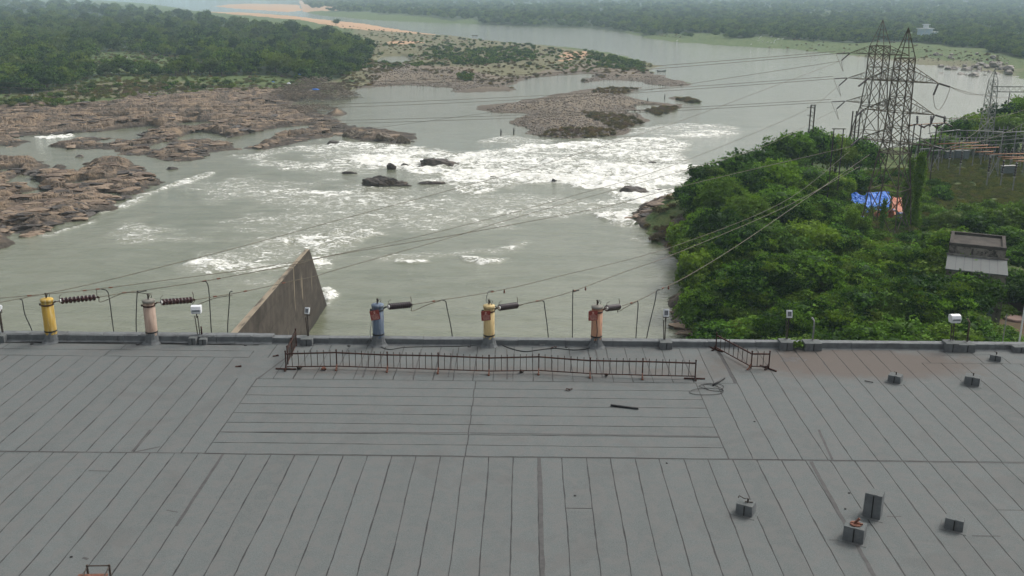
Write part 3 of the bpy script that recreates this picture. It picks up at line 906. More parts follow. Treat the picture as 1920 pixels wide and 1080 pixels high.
def crown(name, seed, R=4.0, H=7.0, z0=1.0, lobes=12, sprays=420, per=5, leaf=0.36, spray=0.5, droop=0.35, core=0.74, vine=0.0, flat=0.75, aspect=0.42, wide=1.0):
    r = np.random.default_rng(seed)
    parts = []
    L = []
    for k in range(lobes):
        a = r.uniform(0, 2 * pi); q = sqrt(r.uniform(0.0, 1.0)) * 0.72
        zz = z0 + H * (0.30 + 0.55 * r.uniform() * (1 - 0.55 * q))
        rl = R * r.uniform(0.20, 0.50) * (1.1 - 0.35 * q)
        L.append((np.array([cos(a) * q * R, sin(a) * q * R, zz]), rl))
    L.append((np.array([0, 0, z0 + H * 0.45]), R * 0.55))
    w = np.array([l[1] ** 2 for l in L]); w /= w.sum()
    for (c, rl), wk in zip(L, w):
        m = max(4, int(sprays * wk))
        d = r.normal(size=(m, 3)); d[:, 2] = np.abs(d[:, 2]) * 0.9 - 0.35
        d /= np.linalg.norm(d, axis=1)[:, None]
        sc = np.array([wide, wide, flat])
        rad_ = 0.64 + 0.72 * vnoise(d[:, 0] * 2.6 + seed * 3.1, d[:, 1] * 2.6 + d[:, 2] * 2.3 + seed, seed) + r.uniform(-0.07, 0.10, m)
        base = c + d * rl * sc * rad_[:, None]
        tb = np.clip(r.normal(0.42, 0.24) + (rad_ - 1.0) * 1.3 + r.normal(0, 0.24, m), 0, 1)  # crown hollows tinted darker, bulges lighter: light and shade put into leaf colour
        C = np.repeat(base, per, 0) + r.normal(size=(m * per, 3)) * spray * 0.5 * np.array([1, 1, 0.6])
        if vine: C[:, 2] -= np.abs(r.normal(0, vine, len(C)))
        Nn = np.repeat(d + r.normal(size=(m, 3)) * 0.55, per, 0) + r.normal(size=(m * per, 3)) * 0.6
        Nn[:, 2] += 0.35 - droop * 0.4
        Nn /= np.linalg.norm(Nn, axis=1)[:, None]
        parts.append(leaf_cards(C, Nn, leaf, r, np.clip(np.repeat(tb, per) + r.normal(0, 0.10, m * per), 0, 1), aspect))
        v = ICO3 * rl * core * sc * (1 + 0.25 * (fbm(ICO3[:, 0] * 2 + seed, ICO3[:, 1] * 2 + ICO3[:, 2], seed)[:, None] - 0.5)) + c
        parts.append((v, ICOF3, np.full(len(v), 0.12)))  # dark tint paints the shaded inside of the crown
    V, Fc, T = join(parts)
    return np_mesh(name, V, Fc, {'tint': T})


def trunk_mesh(name, seed, h=4.0, r0=0.22, R=2.5):
    r = random.Random(seed)
    b = MB()
    top = (r.uniform(-.3, .3), r.uniform(-.3, .3), h * 0.6)
    b.tube([(0, 0, -1.5), (0.05, 0, 0.3), top], [r0 * 1.25, r0, r0 * 0.7], 7)
    for k in range(5):
        a = 2 * pi * k / 5 + r.uniform(-.4, .4)
        e = (cos(a) * R * 0.6, sin(a) * R * 0.6, h * r.uniform(0.85, 1.15))
        mid = ((top[0] + e[0]) / 2, (top[1] + e[1]) / 2, (top[2] + e[2]) / 2 + 0.2)
        b.tube([top, mid, e], [r0 * 0.55, r0 * 0.35, r0 * 0.12], 5)
    return b.mesh(name)


def tree_proto(seed, leafmat, **kw):
    ck = dict(kw)
    c = crown('crown', seed, **ck)
    c.materials.append(M[leafmat])
    R, H, z0 = ck.get('R', 4), ck.get('H', 7), ck.get('z0', 1)
    t = trunk_mesh('trunk', seed, z0 + H * 0.55, 0.05 * R + 0.04, R)
    t.materials.append(M['trunk'])
    return c, t


def put_tree(proto, x, y, z, rz, sc, label, group, name='tree', cat='tree', scz=None):
    o = empty(name, (x, y, z), rz)
    o.scale = (sc, sc, scz or sc)
    tag(o, label, cat, group)
    link(proto[1], 'trunk', None, o)
    link(proto[0], 'crown', None, o)
    return o


# ---- forest: nearest trees are individuals, the rest one mass
def sample_poly(poly, n, zpl=5.0, seed=1):
    """points spread evenly over the picture-ward area of a polygon: density falls with distance as a real canopy's visible crowns do"""
    r = np.random.default_rng(seed)
    xs = [p[0] for p in poly]; ys = [p[1] for p in poly]
    y0, y1 = max(60, min(ys)), max(ys)
    out = []
    while len(out) < n:
        u = r.uniform(1 / y1, 1 / y0, 4000); yv = 1 / u
        xv = r.uniform(-0.62, 0.62, 4000) * yv
        m = inpoly(xv, yv, poly)
        out += list(zip(xv[m], yv[m]))
    return np.array(out[:n])


def scatter(name, protos, P, scl, idx, rz, label, kind='stuff', mat=None):
    """one object whose points carry copies of the prototypes"""
    me = bpy.data.meshes.new(name)
    me.vertices.add(len(P)); me.vertices.foreach_set('co', np.asarray(P, np.float32).ravel()); me.update()
    for nm, a in (('scl', scl), ('rz', rz)):
        at = me.attributes.new(nm, 'FLOAT', 'POINT'); at.data.foreach_set('value', np.asarray(a, np.float32))
    at = me.attributes.new('idx', 'INT', 'POINT'); at.data.foreach_set('value', np.asarray(idx, np.int32))
    o = bpy.data.objects.new(name, me); COL.objects.link(o)
    c = bpy.data.collections.new(name + '_kinds')
    for k, m in enumerate(protos):
        q = bpy.data.objects.new('kind_%02d' % k, m); c.objects.link(q)
    g = bpy.data.node_groups.new(name, 'GeometryNodeTree')
    g.interface.new_socket('Geometry', in_out='INPUT', socket_type='NodeSocketGeometry')
    g.interface.new_socket('Geometry', in_out='OUTPUT', socket_type='NodeSocketGeometry')
    N = g.nodes; gi = N.new('NodeGroupInput'); go = N.new('NodeGroupOutput')
    ip = N.new('GeometryNodeInstanceOnPoints'); ci = N.new('GeometryNodeCollectionInfo')
    ci.inputs['Collection'].default_value = c; ci.inputs['Separate Children'].default_value = True; ci.inputs['Reset Children'].default_value = True
    ip.inputs['Pick Instance'].default_value = True
    def na(n, t):
        a = N.new('GeometryNodeInputNamedAttribute'); a.data_type = t; a.inputs['Name'].default_value = n
        return a.outputs['Attribute']
    cx = N.new('ShaderNodeCombineXYZ')
    g.links.new(gi.outputs[0], ip.inputs['Points']); g.links.new(ci.outputs[0], ip.inputs['Instance'])
    g.links.new(na('idx', 'INT'), ip.inputs['Instance Index'])
    g.links.new(na('rz', 'FLOAT'), cx.inputs['Z']); g.links.new(cx.outputs[0], ip.inputs['Rotation'])
    g.links.new(na('scl', 'FLOAT'), ip.inputs['Scale']); g.links.new(ip.outputs[0], go.inputs[0])
    mod = o.modifiers.new('scatter', 'NODES'); mod.node_group = g
    tag(o, label, kind=kind)
    return o


far_protos = [tree_proto(100 + k, 'leaf_far', R=3.6 + 0.5 * (k % 3), H=5.2 + (k % 4) * 0.7, z0=0.4, lobes=9 + k % 4, sprays=230, per=4, leaf=0.62, spray=0.8, flat=0.62 + .1 * (k % 3), core=0.68)
              for k in range(7)]
PL = sample_poly(FOR_L, 5200, seed=4)
m = ~inpoly(PL[:, 0], PL[:, 1], CLEAR_L) & (np.abs(PL[:, 0] / PL[:, 1]) < 0.60)
PL = PL[m]
PL = PL[np.argsort(PL[:, 1])]
zL, sL, _ = ground_z(PL[:, 0], PL[:, 1])
ok = sL > 4
PL, zL = PL[ok], zL[ok]
# keep crowns from sitting in each other
keep = []
cellmap = {}
for i, (x, y) in enumerate(PL):
    sp = 3.6 + y * 0.0028
    cx_, cy_ = int(x // 8), int(y // 8)
    okk = True
    for a in (-1, 0, 1):
        for b in (-1, 0, 1):
            for j in cellmap.get((cx_ + a, cy_ + b), ()):
                if (PL[j, 0] - x) ** 2 + (PL[j, 1] - y) ** 2 < sp * sp: okk = False; break
            if not okk: break
        if not okk: break
    if okk:
        keep.append(i); cellmap.setdefault((cx_, cy_), []).append(i)
PL, zL = PL[keep], zL[keep]
NEAR = 210
rr = np.random.default_rng(12)
kk = rr.integers(0, len(far_protos), len(PL)); ss = 0.6 + 1.1 * rr.uniform(0, 1, len(PL)) ** 1.8; rz = rr.uniform(0, 6.28, len(PL))
inview = np.abs(PL[:, 0] / PL[:, 1] + 0.013) < 0.53
idn = np.where(inview)[0][:NEAR]
for i in idn:
    put_tree(far_protos[kk[i]], PL[i, 0], PL[i, 1], zL[i] - 0.2, rz[i], ss[i], 'dense dark green tree at the near edge of the forest on the left bank',
             'trees at the edge of the left bank forest')
rest = np.setdiff1d(np.arange(len(PL)), idn)
sc2 = ss[rest] * (1 + np.clip(PL[rest, 1] - 600, 0, 2500) * 0.0005)
scatter('forest', [p[0] for p in far_protos], np.column_stack([PL[rest], zL[rest]]), sc2, kk[rest], rz[rest], 'dense forest covering the left bank up to the far river bend')

PF = sample_poly(FOR_F, 17000, seed=9)
dF = sdpoly(PF[:, 0], PF[:, 1], FOR_F)
dens = sst(0.38, 0.5, fbm(PF[:, 0] / 60, PF[:, 1] / 60, 5, 3) + sst(0, 120, dF))
gap_ = sst(0.60, 0.68, fbm(PF[:, 0] / 130, PF[:, 1] / 260, 91, 3))
PF = PF[rr.uniform(size=len(PF)) < (dens + 0.03) * (1 - 0.9 * gap_)]
zF, sF, _ = ground_z(PF[:, 0], PF[:, 1])
ok = sF > 2
PF, zF = PF[ok], zF[ok]
scF = rr.uniform(0.55, 1.2, len(PF)) * (0.9 + np.clip(PF[:, 1] - 700, 0, 5000) * 0.0006)
scatter('far_forest', [p[0] for p in far_protos], np.column_stack([PF, zF - 0.4]), scF, rr.integers(0, 7, len(PF)), rr.uniform(0, 6.28, len(PF)),
        'hazy forest covering the whole far bank')
# lone trees
for px, py, sc, lb in [(436, 42, 1.5, 'tall dark tree rising above the left forest in front of the sandbar'), (630, 48, 1.3, 'lone small tree standing on the pink sandbar'),
                       (672, 108, 1.5, 'round dark tree at the right end of the left bank forest'), (540, 62, 2.0, 'broad dome-shaped tree crown above the left forest by the sandbar')]:
    p = gp(px, py, 3.0)
    put_tree(far_protos[2], p[0], p[1], float(ground_z(np.array([p[0]]), np.array([p[1]]))[0][0]), 1.0, sc, lb, None)
for px, py, sc in [(172, 172, 0.55), (283, 160, 0.4), (350, 166, 0.5), (385, 168, 0.42), (560, 150, 0.5), (615, 152, 0.6), (640, 144, 0.7), (660, 132, 0.6)]:
    p = gp(px, py, 2.5)
    put_tree(far_protos[5], p[0], p[1], float(ground_z(np.array([p[0]]), np.array([p[1]]))[0][0]), px * 0.1, sc, 'small bushy shrub on the grass strip below the left bank forest',
             'shrubs on the grass strip', name='shrub', cat='shrub')

# scrub, grass tufts and stones on the spit and the islands
scrub = [crown('scrub', 300 + k, R=1.2, H=1.5, z0=0.0, lobes=5, sprays=60, per=4, leaf=0.42, spray=0.5, core=0.7) for k in range(3)]
for s_ in scrub: s_.materials.append(M['leaf_far'])
dryb = [crown('dry_scrub', 320 + k, R=1.1, H=1.0, z0=-0.1, lobes=4, sprays=60, per=4, leaf=0.40, spray=0.5, core=0.6, aspect=0.2) for k in range(3)]
for s_ in dryb: s_.materials.append(M['leaf_scrub'])


def patch(polys, n, seed, zpl=1.0):
    out = []
    for pts, wgt in polys:
        out.append(sample_poly(wpoly(pts, zpl), int(n * wgt), seed=seed)); seed += 1
    P = np.concatenate(out)
    z, s, _ = ground_z(P[:, 0], P[:, 1])
    k = (z > 0.12)
    return np.column_stack([P[k], z[k]])


A = patch([([(845, 128), (850, 112), (880, 100), (940, 92), (990, 97), (1010, 118), (960, 124), (900, 130)], 0.35), ([(790, 112), (800, 95), (850, 92), (850, 120)], 0.1),
           ([(1110, 112), (1160, 108), (1210, 120), (1205, 135), (1120, 128)], 0.15), ([(690, 60), (700, 90), (1180, 130), (1200, 118), (1000, 88), (850, 72)], 0.25),
           ([(640, 130), (700, 122), (840, 126), (840, 130), (700, 134), (650, 150)], 0.06), ([(860, 145), (890, 143), (890, 155), (865, 155)], 0.03), ([(1090, 94), (1180, 112), (1200, 125), (1120, 110)], 0.06)], 1100, 40)
scatter('scrub', scrub, A, rr.uniform(0.6, 1.5, len(A)), rr.integers(0, 3, len(A)), rr.uniform(0, 6.28, len(A)), 'green bushes scattered over the low spit in the river')
B = patch([([(640, 50), (700, 130), (960, 165), (1240, 135), (1190, 112), (900, 76)], 0.55), ([(625, 140), (690, 115), (760, 128), (700, 158), (640, 176)], 0.14), ([(1150, 214), (1215, 225), (1160, 240), (1100, 222), (1090, 212)], 0.08),
           ([(1195, 205), (1275, 197), (1240, 215)], 0.08), ([(1120, 166), (1200, 164), (1190, 172), (1110, 176)], 0.05), ([(1010, 245), (1160, 240), (1150, 254), (1010, 252)], 0.05),
           ([(1252, 184), (1290, 182), (1316, 190), (1290, 192)], 0.05), ([(1250, 182), (1316, 188), (1300, 194)], 0.03), ([(0, 190), (130, 185), (240, 165), (420, 170), (250, 185)], 0.08), ([(1200, 400), (1262, 380), (1275, 460), (1225, 450), (1212, 425)], 0.012),
           ([(1400, 90), (1700, 112), (1900, 130), (1900, 118), (1700, 92), (1500, 80)], 0.10), ([(1200, 64), (1280, 74), (1270, 64)], 0.02), ([(175, 134), (178, 97), (260, 96), (345, 108), (420, 121), (420, 136)], 0.10), ([(190, 142), (420, 142), (600, 150), (600, 172), (400, 176), (240, 190), (60, 205), (0, 205), (100, 175)], 0.06)], 2200, 60)
scatter('dry_scrub', dryb, B, rr.uniform(0.35, 1.15, len(B)), rr.integers(0, 3, len(B)), rr.uniform(0, 6.28, len(B)), 'dry olive grass and low scrub on the spit, islands and banks')
stones = [boulder_mesh('stone', (1.0, 0.8, 0.7), 400 + k, 0.3, 3) for k in range(5)]
for s_ in stones: s_.materials.append(M['stone'])
pale = [boulder_mesh('pale_stone', (1.0, 0.8, 0.7), 410 + k, 0.3, 3) for k in range(3)]
for s_ in pale: s_.materials.append(M['pale_rock'])
Cc = patch([([(698, 140), (760, 130), (830, 136), (900, 140), (940, 160), (850, 168), (700, 160)], 0.35),
            ([(898, 205), (960, 192), (1140, 166), (1200, 190), (1240, 196), (1200, 210), (1180, 240), (1120, 258), (1000, 256), (955, 230), (990, 214)], 0.45),
            ([(1090, 152), (1120, 140), (1240, 140), (1290, 158), (1220, 158)], 0.10), ([(240, 178), (420, 166), (420, 178), (260, 190)], 0.05), ([(0, 180), (120, 175), (240, 165), (240, 190), (0, 200)], 0.02),
            ([(1560, 104), (1720, 116), (1900, 132), (1900, 120), (1750, 108)], 0.03)], 9000, 80)
slabs = [boulder_mesh('slab', (2.8, 1.6, 0.62), 430 + k, 0.35, 3, lean=0.3 * (k % 3 - 1)) for k in range(7)]
slabm = [rock_mat('tan_slab', (0.20, 0.148, 0.102), (0.285, 0.210, 0.148), (0.32, 0.25, 0.185)), rock_mat('brown_slab', (0.12, 0.085, 0.062), (0.18, 0.13, 0.09), (0.09, 0.07, 0.055)), rock_mat('dark_slab', (0.06, 0.052, 0.046), (0.10, 0.085, 0.075), (0.13, 0.11, 0.09))]
for k_, s_ in enumerate(slabs): s_.materials.append(slabm[k_ % 3])
RA = patch([([(-60, 215), (130, 200), (245, 190), (400, 172), (500, 165), (600, 185), (620, 215), (700, 240), (760, 262), (640, 255), (440, 280), (300, 300), (100, 275), (-60, 272)], 0.62),
            ([(-60, 305), (130, 322), (255, 308), (305, 345), (200, 392), (60, 438), (-60, 420)], 0.33), ([(-60, 436), (10, 434), (28, 457), (-60, 480)], 0.01), ([(1185, 400), (1262, 368), (1260, 385), (1215, 412)], 0.02), ([(1255, 570), (1290, 560), (1320, 640), (1340, 700), (1290, 640)], 0.02)], 3600, 95)
scatter('rock_slabs', slabs, RA - np.array([0, 0, 0.25]), 0.35 + 1.9 * rr.uniform(0, 1, len(RA)) ** 2.2, rr.integers(0, 7, len(RA)), rr.normal(0.35, 0.5, len(RA)), 'broken slabs lying over the rocky banks')
scatter('river_stones', stones + pale, Cc, rr.uniform(0.35, 1.3, len(Cc)) ** 1.3, rr.integers(0, 8, len(Cc)), rr.uniform(0, 6.28, len(Cc)), 'grey and brown stones heaped over the gravel banks')

# ------------------------------------------------------------------ the power house: walls, felt roof, parapet
ZR = 26.5
YC, Y1, YP = 37.42, 45.78, 50.95          # main cross joint, edge of the field, foot of the parapet
XL, XR, XM = -13.32, 8.56, -2.40
house = tag(empty('power_house', (0, 25, 0)), 'long concrete power house with a flat grey felt roof filling the foreground', 'building')


def under(o, root):
    o.parent = root
    o.matrix_parent_inverse = root.matrix_world.inverted() if False else Matrix.Translation(-Vector(root.location))
    return o


b = MB()
b.box((0, 24.0, 11.9), (110, 55.2, 28.9))
under(b.build('wall', M['concrete']), house)
b = MB()
b.box((0, 24.0, ZR - 0.07), (110.5, 55.6, 0.13))
under(b.build('roof_deck', M['bitumen']), house)

SR = random.Random(5)
fv, ff, ft, fs, fd = [], [], [], [], []


def soil_at(x, y):
    s = 0.0
    if y > Y1 - 0.6:
        s = max(s, 0.62 * math.exp(-((y - 47.2) / 1.2) ** 2) * (1 if -12 < x < 10 else 0.3))
    s = max(s, 1.45 * math.exp(-((x - 17.5) / 6.8) ** 2 - ((y - 48.8) / 2.2) ** 2))
    s = max(s, 0.55 * math.exp(-((x - 10.5) / 3.5) ** 2 - ((y - 48.5) / 2.2) ** 2))
    s = max(s, 0.40 * math.exp(-((x + 20.0) / 6) ** 2 - ((y - 49.3) / 1.3) ** 2))
    return s


def damp_at(x, y):
    return 0.62 * math.exp(-((x - 14.3) / 1.7) ** 2 - ((y - 49.4) / 0.9) ** 2) + 0.35 * math.exp(-((x + 1.5) / 2.5) ** 2 - ((y - 48.3) / 0.7) ** 2)


def sheet(x0, x1, y0, y1, along, lift=0.0, gap=0.044):
    """one felt strip with slightly wandering edges, 4 mm thick, laid with a bitumen-filled gap"""
    tone = SR.uniform(-1, 1) * (2.2 if SR.random() < 0.12 else 1.0)
    g = gap / 2
    dz = SR.uniform(0, 0.0015)
    zt = ZR + 0.006 + lift + dz
    if along == 'y': a0, a1, c0, c1 = y0 + g, y1 - g, x0, x1
    else: a0, a1, c0, c1 = x0 + g, x1 - g, y0, y1
    n = max(2, int((a1 - a0) / 0.45))
    ph = SR.uniform(0, 9)
    rows = []
    for i in range(n + 1):
        a = a0 + (a1 - a0) * i / n
        j0 = g * (0.5 + 1.4 * SR.random() ** 2); j1 = g * (0.5 + 1.4 * SR.random() ** 2)
        e0 = c0 + j0 + 0.012 * sin(a * 0.7 + c0 * 3) ; e1 = c1 - j1 + 0.012 * sin(a * 0.7 + c1 * 3)
        for c, z in ((e0, ZR - 0.003), (e0, zt), ((e0 + e1) / 2, zt), (e1, zt), (e1, ZR - 0.003)):
            x, y = (c, a) if along == 'y' else (a, c)
            rows.append((x, y, z))
    k = len(fv)
    fv.extend(rows)
    for r_ in rows:
        ft.append(tone); fs.append(soil_at(r_[0], r_[1])); fd.append(damp_at(r_[0], r_[1]))
    for i in range(n):
        for q in range(4):
            u = k + i * 5 + q
            f = (u, u + 5, u + 6, u + 1)
            ff.append(f if along == 'x' else (f[3], f[2], f[1], f[0]))


xs0 = -0.40
for k in range(-48, 49):       # near field
    x = xs0 + k * 1.012
    cuts = [0.2]
    while cuts[-1] < YC - 12:
        cuts.append(cuts[-1] + SR.uniform(16, 24))
    cuts = [c for c in cuts if c < YC - 4] + [YC]
    for c0, c1 in zip(cuts, cuts[1:]):
        sheet(x, x + 1.012, c0, c1, 'y', gap=0.042)
for k in range(38):             # left far field
    x = XL - (k + 1) * 1.0
    sheet(x, x + 1.0, YC, 48.75, 'y')
yy_ = [48.75, 49.72, 50.62]
for r_ in range(2):
    x = XL - 1.2 + r_ * 0.8
    while x > -52:
        w = SR.uniform(6, 9.5)
        sheet(x - w, x, yy_[r_], yy_[r_ + 1], 'x')
        x -= w
n = 8
for k in range(n):              # centre field, strips across
    y = YC + (Y1 - YC) * k / n
    sheet(XL, XM + 0.03 * (k % 2), y, y + (Y1 - YC) / n, 'x')
    sheet(XM + 0.03 * (k % 2), XR, y, y + (Y1 - YC) / n, 'x')
x = XL - 1.2
while x < XR + 1.0:             # strips between the centre field and the parapet
    sheet(x, x + 1.0, Y1, YP, 'y')
    x += 1.0
k = 0
while XR + k * 1.03 < 52:       # right far field
    x = XR + k * 1.03
    yt = YP if x < 20 else 48.9
    if x < XR + 1.2: sheet(x, x + 1.03, YC, Y1, 'y')
    else: sheet(x, x + 1.03, YC, yt, 'y')
    k += 1
x = 20.0
while x < 52:
    w = SR.uniform(3.0, 5.0)
    sheet(x, x + 1.4, 48.9, YP, 'y')
    x += 1.4
me = np_mesh('roofing_felt', np.array(fv), np.array(ff), {'tone': ft, 'soil': fs, 'damp': fd})
under(link(me, 'roofing_felt', M['felt']), house)


def flat_strip(b, p, q, w, z):
    p = Vector((p[0], p[1], 0)); q = Vector((q[0], q[1], 0)); d = (q - p).normalized(); s = Vector((-d.y, d.x, 0))
    n = max(1, int((q - p).length / 0.5)); vs = []
    for i in range(n + 1):
        o = p + (q - p) * i / n
        for k in (-1, 1):
            e = w / 2 * (1 + SR.uniform(-.25, .25)) * k
            vs.append((o.x + s.x * e, o.y + s.y * e, z))
    b.add(vs, [(i * 2, i * 2 + 2, i * 2 + 3, i * 2 + 1)[::-1] for i in range(n)])


b = MB()
g2 = lambda px, py: gp(px, py, ZR)[:2]
for pa, pb, w in [((1011, 858), (1019, 1140), 0.17), ((418, 852), (330, 987), 0.12), ((1520, 866), (1672, 1140), 0.15), ((300, 838), (252, 848), 0.1), ((282, 806), (248, 847), 0.09),
                  ((1535, 806), (1560, 862), 0.1), ((412, 810), (878, 812), 0.07), ((880, 812), (1350, 819), 0.08), ((535, 672), (484, 710), 0.10), ((700, 650), (680, 708), 0.09),
                  ((950, 655), (951, 712), 0.10), ((1116, 655), (1130, 708), 0.08), ((790, 655), (775, 708), 0.07), ((850, 655), (840, 708), 0.07), ((166, 883), (209, 884), 0.05),
                  ((1663, 969), (1690, 969), 0.05), ((1554, 1013), (1582, 1013), 0.05), ((1822, 1005), (1876, 1006), 0.06), ((312, 957), (334, 961), 0.04), ((1765, 667), (1860, 665), 0.05),
                  ((0, 847), (378, 850), 0.07), ((380, 851), (872, 857), 0.055), ((872, 857), (1366, 862), 0.05), ((1366, 862), (1920, 869), 0.055),
                  ((155, 1046), (165, 1049), 0.1)]:
    b = MB(); flat_strip(b, g2(*pa), g2(*pb), w, ZR + 0.0125 + SR.uniform(0, 0.002))
    under(b.build('joint_tape', M['tape']), house)

# parapet: low felt-covered upstand
b = MB(); x = -55.0; k = 0
prof_l = [(YP - 0.20, ZR + 0.010), (YP - 0.02, ZR + 0.10), (YP + 0.02, ZR + 0.36), (YP + 0.12, ZR + 0.42), (YP + 0.52, ZR + 0.42), (YP + 0.62, ZR + 0.34), (YP + 0.62, ZR - 0.3)]
prof_c = [(YP - 0.16, ZR + 0.010), (YP + 0.02, ZR + 0.05), (YP + 0.03, ZR + 0.30), (YP + 0.06, ZR + 0.33), (YP + 0.45, ZR + 0.33), (YP + 0.50, ZR + 0.33), (YP + 0.50, ZR - 0.3)]
while x < 54.9:
    w = 1.03 if x < -11 else 2.6
    pr_ = prof_l if x < -14.5 else prof_c
    vs = []
    for xx_ in (x + 0.008, x + w - 0.008):
        for (yy0, zz0) in pr_:
            vs.append((xx_, yy0 + SR.uniform(-.015, .015), zz0 + SR.uniform(-.012, .012)))
    m_ = len(pr_)
    b.add(vs, [(i, i + m_, i + m_ + 1, i + 1) for i in range(m_ - 1)] + [tuple(reversed(range(m_)))[::-1], tuple(range(m_, 2 * m_))[::-1]])
    x += w
under(b.build('parapet', M['felt_side']), house)
b = MB()
b.box((0, YP + 0.28, ZR + 0.10), (110, 0.40, 0.34))
under(b.build('parapet_core', M['bitumen']), house)
b = MB()
for px in (62, 260, 462, 655, 880, 1062):
    p = gp(px, 644 + (px - 60) * 0.006, ZR)
    b.lathe([(0.10, 0), (0.10, 0.02), (0.07, 0.035), (0.0, 0.035)], 10, (p[0], p[1] - 0.12, ZR + 0.012))
under(b.build('drain', M['cable']), house)
b = MB()
for px, yo, z, w in [(176, 0.0, 0, 0)] and [(x_, 0, 0, 0) for x_ in np.arange(-34, -14.6, 1.03 * 2)]:
    b.box((px + 0.5, YP + 0.18, ZR + 0.435), (0.06, 0.5, 0.03))
under(b.build('felt_lap', M['felt_side']), house)


# ------------------------------------------------------------------ things on the roof
def catenary(p, q, sag, n=24):
    p = np.array(p, float); q = np.array(q, float)
    return [p + (q - p) * t + np.array([0, 0, -4 * sag * t * (1 - t)]) for t in np.linspace(0, 1, n)]


def lump(b, c, r, h, seed, n=14):
    rnd = random.Random(seed)
    rings = []
    for (k, z) in ((1.75, 0.01), (1.35, 0.10), (1.16, 0.26), (1.02, h * 0.8), (0.98, h)):
        rings.append([(c[0] + r * k * (1 + rnd.uniform(-.09, .09)) * cos(2 * pi * i / n), c[1] + r * k * (1 + rnd.uniform(-.09, .09)) * sin(2 * pi * i / n), c[2] + z + rnd.uniform(-.02, .02) * (z > 0.05)) for i in range(n)])
    vs = [v for q in rings for v in q]; fs = []
    for i in range(len(rings) - 1):
        for k in range(n):
            k2 = (k + 1) % n
            fs.append((i * n + k, i * n + k2, (i + 1) * n + k2, (i + 1) * n + k))
    fs.append(tuple(range(4 * n, 5 * n)))
    b.add(vs, fs)


PIL = [(96, 626, 560, 'yellow', 'yellow'), (285, 628, 562, 'buff', 'bleached pinkish grey'), (710, 633, 570, 'blue', 'faded blue'), (917, 636, 572, 'cream', 'cream yellow'), (1118, 638, 573, 'salmon', 'faded salmon red')]
PTOP = []
for i, (px, yb, yt, m_, cname) in enumerate(PIL):
    y = YP + 0.0
    p = dp(px, yb, y)
    x, zb = p[0], ZR
    zt = dp(px, yt, y)[2]
    r = 0.315 if i < 3 else 0.30
    o = tag(empty('conductor_post', (x, y, ZR)), 'tall cylindrical %s post on the roof edge that anchors an insulator string' % cname, 'post', 'painted posts along the roof edge')
    h = zt - ZR
    b = MB(); b.lathe([(r, 0.45), (r, h - 0.38), (r * 0.99, h - 0.38), (r * 0.99, h - 0.12), (r * 1.0, h - 0.12)], 28); b.build('shaft', M[m_], o)
    b = MB(); lump(b, (0, 0, 0), r, 0.62, i + 3); b.build('base_wrap', M['felt_side'], o)
    b = MB(); b.lathe([(r * 1.035, 0.60), (r * 1.06, 0.64), (r * 1.035, 0.68)], 28); b.build('sealing_band', M['bitumen'], o)
    b = MB(); b.lathe([(r * 1.06, h - 0.12), (r * 1.08, h - 0.08), (r * 1.06, h - 0.02), (r * 0.7, h + 0.015), (0.05, h + 0.03)], 28)
    b.build('cap', M[m_] if i in (0, 3) else (M['blue'] if i == 2 else M['concrete']), o)
    b = MB(); b.lathe([(r * 1.04, h - 0.36), (r * 1.05, h - 0.34), (r * 1.04, h - 0.28)], 28)
    b.box((-r * 1.15, -0.05, h - 0.32), (0.10, 0.07, 0.09)); b.bar((r * 0.9, 0, h - 0.27), (r * 1.5, 0.05, h - 0.16), 0.07)
    b.lathe([(0.025, -0.06), (0.025, 0.06)], 6, (-r * 1.25, -0.05, h - 0.32))
    b.build('clamp', M['cable'] if i == 2 else M['rust'], o)
    b = MB(); b.lathe([(0.045, h + 0.05), (0.045, h + 0.26), (0.06, h + 0.27), (0.06, h + 0.31), (0.03, h + 0.33)], 8)
    b.tube([(0.02, 0, h + 0.1), (0.12, 0.02, h + 0.3), (0.20, 0.02, h + 0.22), (0.15, 0, h + 0.1)], 0.018, 5)
    b.build('top_bolt', M['dark_iron'], o)
    PTOP.append((x, y, zt - 0.06, r))

